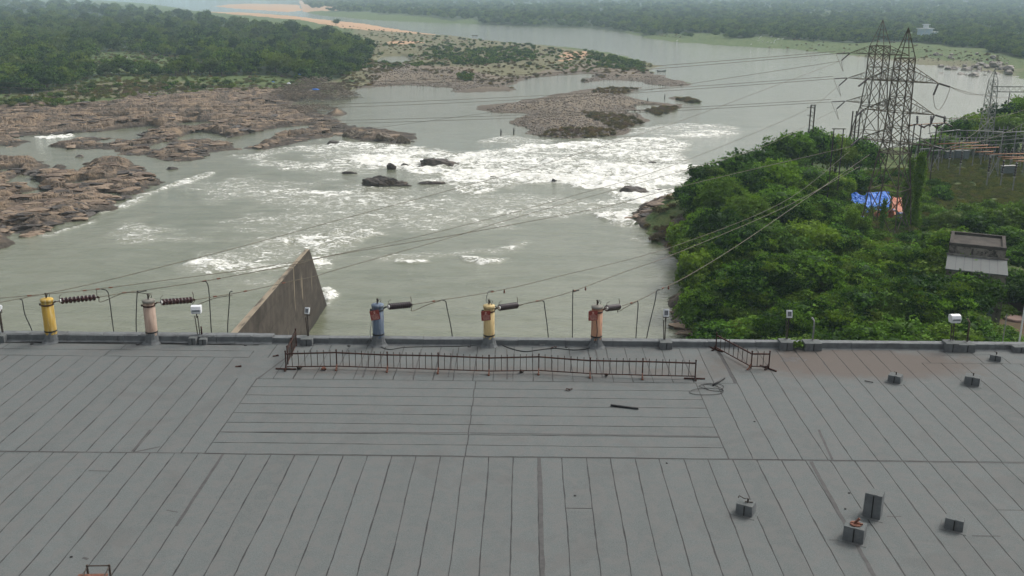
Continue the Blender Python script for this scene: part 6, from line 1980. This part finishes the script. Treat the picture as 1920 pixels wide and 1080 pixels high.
for i, (px, yb, yt) in enumerate([(1800, 312, 262), (1822, 316, 262), (1845, 306, 240), (1872, 308, 240), (1896, 312, 244), (1912, 306, 236), (1786, 306, 252), (1765, 308, 256)]):
    p = gp(px, yb, GZ); zt = dp(px, yt, p[1])[2]
    o = tag(empty('yard_mast', (p[0], p[1], GZ - 0.1), 0.3), 'thin grey steel mast with two short crossbars among the insulators of the switchyard', 'mast', 'steel masts in the switchyard')
    b = MB(); b.bar((0, 0, 0), (0, 0, zt - GZ), 0.17); b.build('pole', M['steel_pale'], o)
    b = MB(); b.bar((-1.5, 0, zt - GZ - .3), (1.5, 0, zt - GZ - .3), 0.11); b.bar((-1.1, 0, zt - GZ - 1.8), (1.1, 0, zt - GZ - 1.8), 0.10)
    for k in (-1.2, 0, 1.2): b.bar((k, 0, zt - GZ - .3), (k, 0, zt - GZ + .5), 0.14)
    b.build('crossbar', M['steel_pale'], o)
for i, (a, c, y) in enumerate([((1770, 256), (1925, 252), 238), ((1760, 262), (1925, 259), 230), ((1790, 268), (1925, 266), 222)]):
    wire(catenary(dp(*a, y), dp(*c, y + 3), 0.5, 8), 0.06, '%s of three light conductors strung low across the switchyard' % ('highest', 'middle', 'lowest')[i], 'steel_pale', 'low conductors in the switchyard', 'yard_line')
# braced low frames
for i, (px, yb, lb) in enumerate([(1733, 322, 'pale angle-iron frame with crossed braces right of the pylon'), (1750, 326, 'second pale braced frame right of the pylon, lower one'), (1862, 335, 'pale braced frame between the front insulators'), (1720, 312, 'pale braced frame just behind the nearer pylon')]):
    p = gp(px, yb, GZ); o = tag(empty('bus_support', (p[0], p[1], GZ), 0.5), lb, 'frame')
    for sx in (-1.6, 1.6):
        b = MB(); b.bar((sx, 0, 0), (sx * 0.5, 0, 5.5), 0.15); b.build('leg', M['steel_pale'], o)
    b = MB(); b.bar((-1.6, 0, 0.6), (1.0, 0, 4.6), 0.12); b.bar((1.6, 0, 0.6), (-1.0, 0, 4.6), 0.12); b.bar((-2.4, 0, 5.5), (2.4, 0, 5.5), 0.18); b.build('brace', M['steel_pale'], o)
# isolator beam with three standing stacks and slung strings
yb_ = 215.0
A_, B_ = dp(1700, 235, yb_), dp(1775, 230, yb_ + 3)
o = tag(empty('isolator_beam', A_), 'long isolator beam on slim poles right of the nearer pylon', 'frame')
b = MB(); b.bar((0, 0, 0), B_ - A_, 0.16); b.build('beam', M['orange_pipe'], o)
for px in (1715, 1728, 1757):
    q = dp(px, 232, yb_ + 1); b = MB(); b.bar(q - A_, (q - A_)[0:2].tolist() + [GZ - A_[2]], 0.2); b.build('post', M['dark_iron'], o)
for i, px in enumerate((1720, 1746, 1771)):
    q = dp(px, 233, yb_ + 1); t = dp(px, 216, yb_ + 1)
    insulator(q, t, 5, 0.30, 'porcelain_grey', '%s of the three disc stacks standing on the isolator beam' % ('left', 'middle', 'right')[i], 'stacks on the isolator beam', fancy=False)
for i, (a, c) in enumerate([((1703, 236), (1719, 233)), ((1722, 234), (1735, 240)), ((1731, 239), (1743, 233)), ((1748, 234), (1760, 239)), ((1758, 236), (1769, 232)), ((1774, 232), (1786, 238))]):
    insulator(dp(*a, yb_ + 0.5), dp(*c, yb_ + 0.5), 8, 0.2, 'porcelain', '%s of the six dark strings slung under the isolator beam' % ('first from the left', 'second from the left', 'third from the left', 'fourth from the left', 'fifth from the left', 'rightmost')[i], 'strings slung under the isolator beam', fancy=False)
# gantry column with beam
gq = gp(1842, 296, GZ)
gan = tag(empty('gantry_tower', (gq[0], gq[1], GZ)), 'pale lattice gantry column at far right with a truss beam', 'gantry')
hz_ = dp(1858, 150, gq[1])[2] - GZ
Rg = lattice(gan, [(0, 1.8), (hz_ * 0.35, 1.2), (hz_ * 0.8, 0.95), (hz_, 0.75)], 0.3, 0.14, 0.08, 'steel_pale')
peak(gan, Rg, hz_, 0.75, hz_ + 2.6, mat='steel_pale')
zb1 = dp(1866, 172, gq[1])[2] - GZ
b = MB()
for dy in (-0.6, 0.6):
    for dz in (0, 1.3):
        b.bar((0, dy, zb1 + dz), (22, dy - 3, zb1 + dz + 0.2), 0.12)
for k in range(16):
    x = k * 1.4
    b.bar((x, -.6 - x * .136, zb1), (x + 0.7, -.6 - x * .136, zb1 + 1.3), 0.07); b.bar((x + 0.7, -.6 - x * .136, zb1 + 1.3), (x + 1.4, -.6 - x * .136, zb1), 0.07); b.bar((x, -.6 - x * .136, zb1), (x + 1.4, .6 - x * .136, zb1), 0.07)
b.build('truss_beam', M['steel_pale'], gan)
insulator(np.array([gq[0] + 4.6, gq[1], GZ + zb1]), np.array([gq[0] + 4.5, gq[1], GZ + zb1 - 3.6]), 10, 0.16, 'porcelain_grey', 'thin insulator string hanging from the truss beam of the gantry', None, fancy=False)
# dirt track in the yard
b = MB()
tr = [gp(1790, 328, 5.2), gp(1840, 333, 5.2), gp(1880, 343, 5.2), gp(1930, 352, 5.2)]
b.tube([(p[0], p[1], 5.0) for p in tr], [0.9] * 4, 6)
me = b.mesh('track')
for v in me.vertices: v.co.z = 5.08 + max(0, v.co.z - 5.0) * 0.12
tag(link(me, 'path', M['path']), kind='structure')

# ---- tarpaulins and drums
def tarp(px0, px1, y0, y1, mat, label, seed, z=0.3):
    A = [gp(px0, y1, GZ), gp(px1, y1, GZ), gp(px1, y0, GZ + 0.8), gp(px0, y0, GZ + .8)]
    n = 22; r = np.random.default_rng(seed)
    u, v = np.meshgrid(np.linspace(0, 1, n), np.linspace(0, 1, n))
    P = (1 - u)[..., None] * (1 - v)[..., None] * A[0] + u[..., None] * (1 - v)[..., None] * A[1] + u[..., None] * v[..., None] * A[2] + (1 - u)[..., None] * v[..., None] * A[3]
    P = P.reshape(-1, 3)
    P[:, 2] = GZ + z + 1.6 * v.ravel() + 1.3 * (fbm(P[:, 0] / 1.5, P[:, 1] / 1.5, seed, 3) - 0.5) + 0.5 * (fbm(P[:, 0] / .5, P[:, 1] / .5, seed + 5, 2) - .5)
    P[:, :2] += r.normal(0, 0.12, (len(P), 2))
    a = (np.arange(n - 1)[:, None] * n + np.arange(n - 1)[None, :]).ravel()
    me = np_mesh('tarpaulin', P, np.stack([a, a + 1, a + n + 1, a + n], 1))
    o = link(me, 'tarpaulin', M[mat]); tag(o, label, 'tarpaulin')
    sm = o.modifiers.new('solid', 'SOLIDIFY'); sm.thickness = 0.03
tarp(1596, 1622, 374, 392, 'blue_plastic', 'left sheet of bright blue tarpaulin beside the pylon leg', 1)
tarp(1624, 1667, 372, 402, 'blue_plastic', 'larger crumpled blue tarpaulin between the pylon legs', 2)
tarp(1672, 1702, 380, 408, 'orange_plastic', 'crumpled orange red sheet right of the blue tarpaulin', 3)
tarp(1640, 1675, 404, 412, 'orange_plastic', 'small orange sheet in front of the blue tarpaulin', 4, 0.0)
for i, (px, py, rz_, lb) in enumerate([(1612, 410, 0.2, 'blue drum lying below the left end of the blue tarpaulin'), (1620, 417, 0.5, 'blue drum lying lowest at the left of the pile'), (1688, 403, 0.1, 'upper one of two blue drums in front of the orange sheet'),
                                       (1690, 411, 0.3, 'lower one of two blue drums in front of the orange sheet'), (1722, 408, 1.2, 'lone blue drum right of the creeper column'), (1672, 398, 0.8, 'blue drum between the blue and orange sheets')]):
    p = gp(px, py, GZ + .5); Mx = Matrix.Rotation(rz_, 4, 'Z') @ Matrix.Rotation(radians(90), 4, 'Y')
    b = MB(); b.lathe([(0.36, -.75), (0.42, -.72), (0.42, -.28), (0.44, -.26), (0.42, -.24), (0.42, .24), (0.44, .26), (0.42, .28), (0.42, .72), (0.36, .75)], 14, M=Mx)
    tag(b.build('drum', M['barrel'], loc=(p[0], p[1], GZ + 0.6)), lb, 'drum')

# ---- hut with stepped flat roofs
hf = 119.0; zr = 11.7
fr = dp(1875, 598, hf)
hut = tag(empty('hut', (fr[0], hf, 0), radians(-24)), 'weathered two-level concrete hut with flat roofs half hidden by trees at the right', 'hut')
HW, HD = 6.9, 7.9
def hb(name, mat, c, d, **k):
    b = MB(); b.box(c, d); return b.build(name, mat, hut, **k)
hutw = worn('mouldy_plaster', (0.24, 0.22, 0.19), (0.15, 0.135, 0.115), 1.1, 0.9, 0.15, stain=(0.06, 0.055, 0.05), stain_scale=0.8, thr=(0.5, 0.62))
hb('wall', hutw, (-HW / 2, HD / 2, zr / 2 + 1.5), (HW, HD, zr - 3.1))
hb('lower_roof', M['felt'], (-HW / 2, HD / 2, zr + 0.02), (HW + 0.3, HD + 0.3, 0.14))
b = MB()
for k in range(1, 7): b.box((-HW * k / 7, HD / 2, zr + 0.095), (0.06, HD, 0.012))
b.build('felt_seam', M['bitumen'], hut)
bd, bh, bw = 7.6, 1.35, HW
up = worn('black_mould_roof', (0.055, 0.05, 0.045), (0.09, 0.08, 0.07), 0.8, 0.95, 0.1)
hb('upper_wall', hutw, (-bw / 2 - .1, HD + bd / 2 + .2, (zr + bh) / 2 + 0.6), (bw, bd, zr + bh - 1.4))
hb('upper_roof', up, (-bw / 2 - .1, HD + bd / 2 + .2, zr + bh - 0.06), (bw - 0.9, bd - 0.9, 0.1))
for (x, y, w, d) in ((0, 0.25, bw + .1, 0.42), (0, bd - .25, bw + .1, 0.42), (-bw / 2 + .25, bd / 2, 0.42, bd - 0.94), (bw / 2 - .25, bd / 2, 0.42, bd - 0.94)):
    hb('parapet', up, (-bw / 2 - .1 + x, HD + .2 + y, zr + bh + 0.12), (w, d, 0.42))
hb('ledge', M['concrete'], (-HW / 2, HD - .1, zr + 0.20), (HW + 0.6, 0.25, 0.2))
hb('canopy', M['concrete'], (-2.6, -0.5, 8.4), (3.6, 1.0, 0.12))
hb('door', M['grey_box'], (-1.5, -0.03, 6.4), (1.1, 0.06, 2.1))
# pipes and pole beside the hut, flagpole at right edge
for px, yt, yb, y, r_, mt, lb in [(1908, 480, 660, 100, 0.10, 'white', 'white painted pole rising at the right edge behind the roof'), (1877, 590, 660, 98, 0.07, 'steel_pale', 'short pale grey pole behind the roof edge at right')]:
    p = dp(px, yb, y); zt = dp(px, yt, y)[2]
    b = MB(); b.lathe([(r_, 0), (r_ * .8, zt - GZ), (r_ * .3, zt - GZ + .1)], 8)
    tag(b.build('pole', M[mt], loc=(p[0], y, GZ)), lb, 'pole')
p = gp(1902, 600, GZ)
b = MB(); b.lathe([(1.3, 0), (1.3, 0.25), (1.1, 0.32)], 20); tag(b.build('manhole_cover', worn('pink_concrete', (0.26, 0.17, 0.14), (0.2, 0.14, 0.12), 2), loc=(p[0], p[1], GZ + .05)), 'round reddish concrete cover beside the path at the right edge', 'cover')
pp = [gp(1890, 640, GZ), gp(1900, 600, GZ), gp(1905, 560, GZ), gp(1905, 520, GZ)]
b = MB(); vs = []
for q in pp: vs += [(q[0] - 2.0, q[1], GZ + .06), (q[0] + 2.6, q[1], GZ + .06)]
b.add(vs, [(2 * i, 2 * i + 1, 2 * i + 3, 2 * i + 2) for i in range(3)])
tag(b.build('footpath', M['path']), kind='structure')

# ------------------------------------------------------------------ river life and far things
def boat(px, py, L, rz_, label):
    p = gp(px, py, 0); o = tag(empty('boat', (p[0], p[1], 0.0), rz_), label, 'boat')
    n = 11; vs = []
    for i in range(n):
        t = -1 + 2 * i / (n - 1); w = 0.5 * (1 - abs(t) ** 2.2) + 0.04; z = 0.45 + 0.5 * t * t
        vs += [(t * L / 2, -w, z), (t * L / 2 * .92, -w * .55, -0.15 + .3 * t * t), (t * L / 2 * .92, w * .55, -0.15 + .3 * t * t), (t * L / 2, w, z)]
    b = MB(); b.add(vs, [(4 * i + k, 4 * i + 4 + k, 4 * i + 5 + k, 4 * i + 1 + k) for i in range(n - 1) for k in range(3)])
    h_ = b.build('hull', M['boat'], o); s = h_.modifiers.new('s', 'SOLIDIFY'); s.thickness = 0.06
    b = MB()
    for x in (-1.4, 0, 1.4): b.box((x, 0, 0.35), (0.25, 0.95, 0.05))
    b.build('thwart', M['dark_wood'], o)
boat(1240, 134, 6.0, 0.15, 'dark wooden rowing boat moored off the tip of the spit')
boat(890, 67, 7.0, 0.3, 'tiny dark boat on the far river beyond the spit')
for i, (px, py, lb) in enumerate([(939, 253, 'left one of two dark stakes standing in the water above the rapids'), (963, 251, 'right one of two dark stakes standing in the water above the rapids'), (1246, 185, 'dark stake standing in the water beside the bush islet'),
                                  (1214, 192, 'dark stake at the upper shore of the gravel island')]):
    p = gp(px, py, 0); b = MB(); b.tube([(0, 0, -1), (0.05, 0, 1.2), (0.0, 0, 2.0)], [0.22, 0.20, 0.12], 6); b.bar((0, 0, .9), (.4, 0, 1.3), 0.12)
    tag(b.build('stake', M['boat'], loc=p), lb, 'stake')
# driftwood heap on the left bank
def drift(name, px, py, rx_, ry_, n, seed, label, h=2.5, L=(1.5, 5)):
    c = gp(px, py, 1.5); r = random.Random(seed); b = MB()
    for k in range(n):
        a = r.uniform(0, 6.28); q = sqrt(r.random()); x, y = cos(a) * q * rx_, sin(a) * q * ry_
        z = h * (1 - q * q) * r.uniform(0.3, 1.0) + 0.1; l = r.uniform(*L); t = r.uniform(0, 6.28); e = r.uniform(-.35, .6)
        b.bar((x, y, z), (x + cos(t) * l, y + sin(t) * l * .6, z + e * l * .6), r.uniform(.08, .26))
    tag(b.build(name, M['dark_wood'], loc=(c[0], c[1], gz(c[0], c[1]) - 0.2)), label, kind='stuff')
drift('driftwood_heap', 588, 176, 18, 20, 1100, 1, 'heap of grey driftwood and flood rubbish on the left bank', 9.0)
drift('driftwood_bank', 575, 202, 13, 9, 260, 2, 'pale driftwood lodged on the rocks below the heap', 1.6, (1, 4))
for i, (px, py, lb, mt) in enumerate([(561, 142, 'scrap of bright blue plastic on top of the driftwood heap', 'blue_plastic'), (592, 170, 'long scrap of blue plastic low on the driftwood heap', 'blue_plastic'), (512, 156, 'small scrap of blue plastic left of the heap', 'blue_plastic'),
                                      (542, 158, 'white scrap on the left side of the heap', 'white'), (582, 172, 'pinkish scrap low on the heap', 'pale_rock')]):
    p = gp(px, py, 4.5); r = np.random.default_rng(i)
    b = MB(); m_ = [(1.3 * cos(k * 1.05) * (1.4 if i == 1 else .8), .6 * sin(k * 1.05), r.uniform(0, .7)) for k in range(6)]
    b.add(m_ + [(0, 0, .9)], [(k, (k + 1) % 6, 6) for k in range(6)])
    tag(b.build('plastic_scrap', M[mt], loc=(p[0], p[1], 4.6)), lb, 'scrap')
# house on the far bank
p = gp(1733, 70, 8.0)
zg = gz(p[0], p[1])
o = tag(empty('house', (p[0], p[1], zg + 2.0), 0.2), 'small blue and white house with a white roof turret on the far wooded bank', 'house')
k = p[1] / 1850.0
b = MB(); b.box((0, 0, 3), (22 * k, 14 * k, 8)); b.box((14 * k, -3 * k, 1.5), (12 * k, 10 * k, 5)); b.build('wall', M['house_wall'], o)
b = MB(); b.box((0, 0, 7.3), (25 * k, 17 * k, 0.7)); b.box((14 * k, -3 * k, 4.3), (14 * k, 12 * k, 0.6)); b.build('roof', M['house_roof'], o)
b = MB(); b.box((1 * k, 0, 9.2), (7 * k, 6 * k, 3)); b.box((1 * k, 0, 11.0), (11 * k, 9 * k, 0.6)); b.build('turret', M['house_roof'], o)
# egrets
r = random.Random(3)
for i in range(26):
    if i < 16: px, py = r.uniform(1408, 1468), r.uniform(72, 79)
    else: px, py = r.choice([(226, 98), (240, 107), (270, 119), (205, 154), (60, 177), (1420, 60), (1330, 88), (112, 32), (1270, 70), (320, 165)]); px += r.uniform(-2, 2)
    p = gp(px, py, 4.0); z = gz(p[0], p[1]) + 0.6; s = 0.45 + p[1] * 0.0008
    b = MB(); b.lathe([(0.05, -.8), (.28, -.4), (.3, .1), (.1, .5)], 7, M=Matrix.Rotation(1.1, 4, 'Y')); b.tube([(.3, 0, .2), (.42, 0, .6), (.40, 0, .85), (.62, 0, .85)], [.1, .06, .07, .02], 5)
    b.bar((-.05, 0, -.2), (-.05, 0, -.9), .04)
    ob = b.build('egret', M['birds'], loc=(p[0], p[1], z)); ob.scale = (s, s, s)
    tag(ob, 'white egret standing on the far grassy shore' if i < 16 else 'white egret or pale stone-like bird in the riverside grass', 'bird', 'egrets on the far shore' if i < 16 else 'scattered egrets')

# ------------------------------------------------------------------ haze
bpy.ops.mesh.primitive_cube_add(size=1, location=(0, 6000, 60))
hz = bpy.context.active_object
hz.name = 'haze'
hz.scale = (36000, 16500, 132)
hm = bpy.data.materials.new('haze'); hm.use_nodes = True
hm.node_tree.nodes.clear()
ho = hm.node_tree.nodes.new('ShaderNodeOutputMaterial'); pv = hm.node_tree.nodes.new('ShaderNodeVolumePrincipled')
pv.inputs['Color'].default_value = (0.68, 0.88, 0.99, 1); pv.inputs['Density'].default_value = 0.00017; pv.inputs['Anisotropy'].default_value = 0.1
hm.node_tree.links.new(pv.outputs[0], ho.inputs['Volume'])
hz.data.materials.append(hm)
tag(hz, 'thin bluish haze over the valley', kind='stuff')
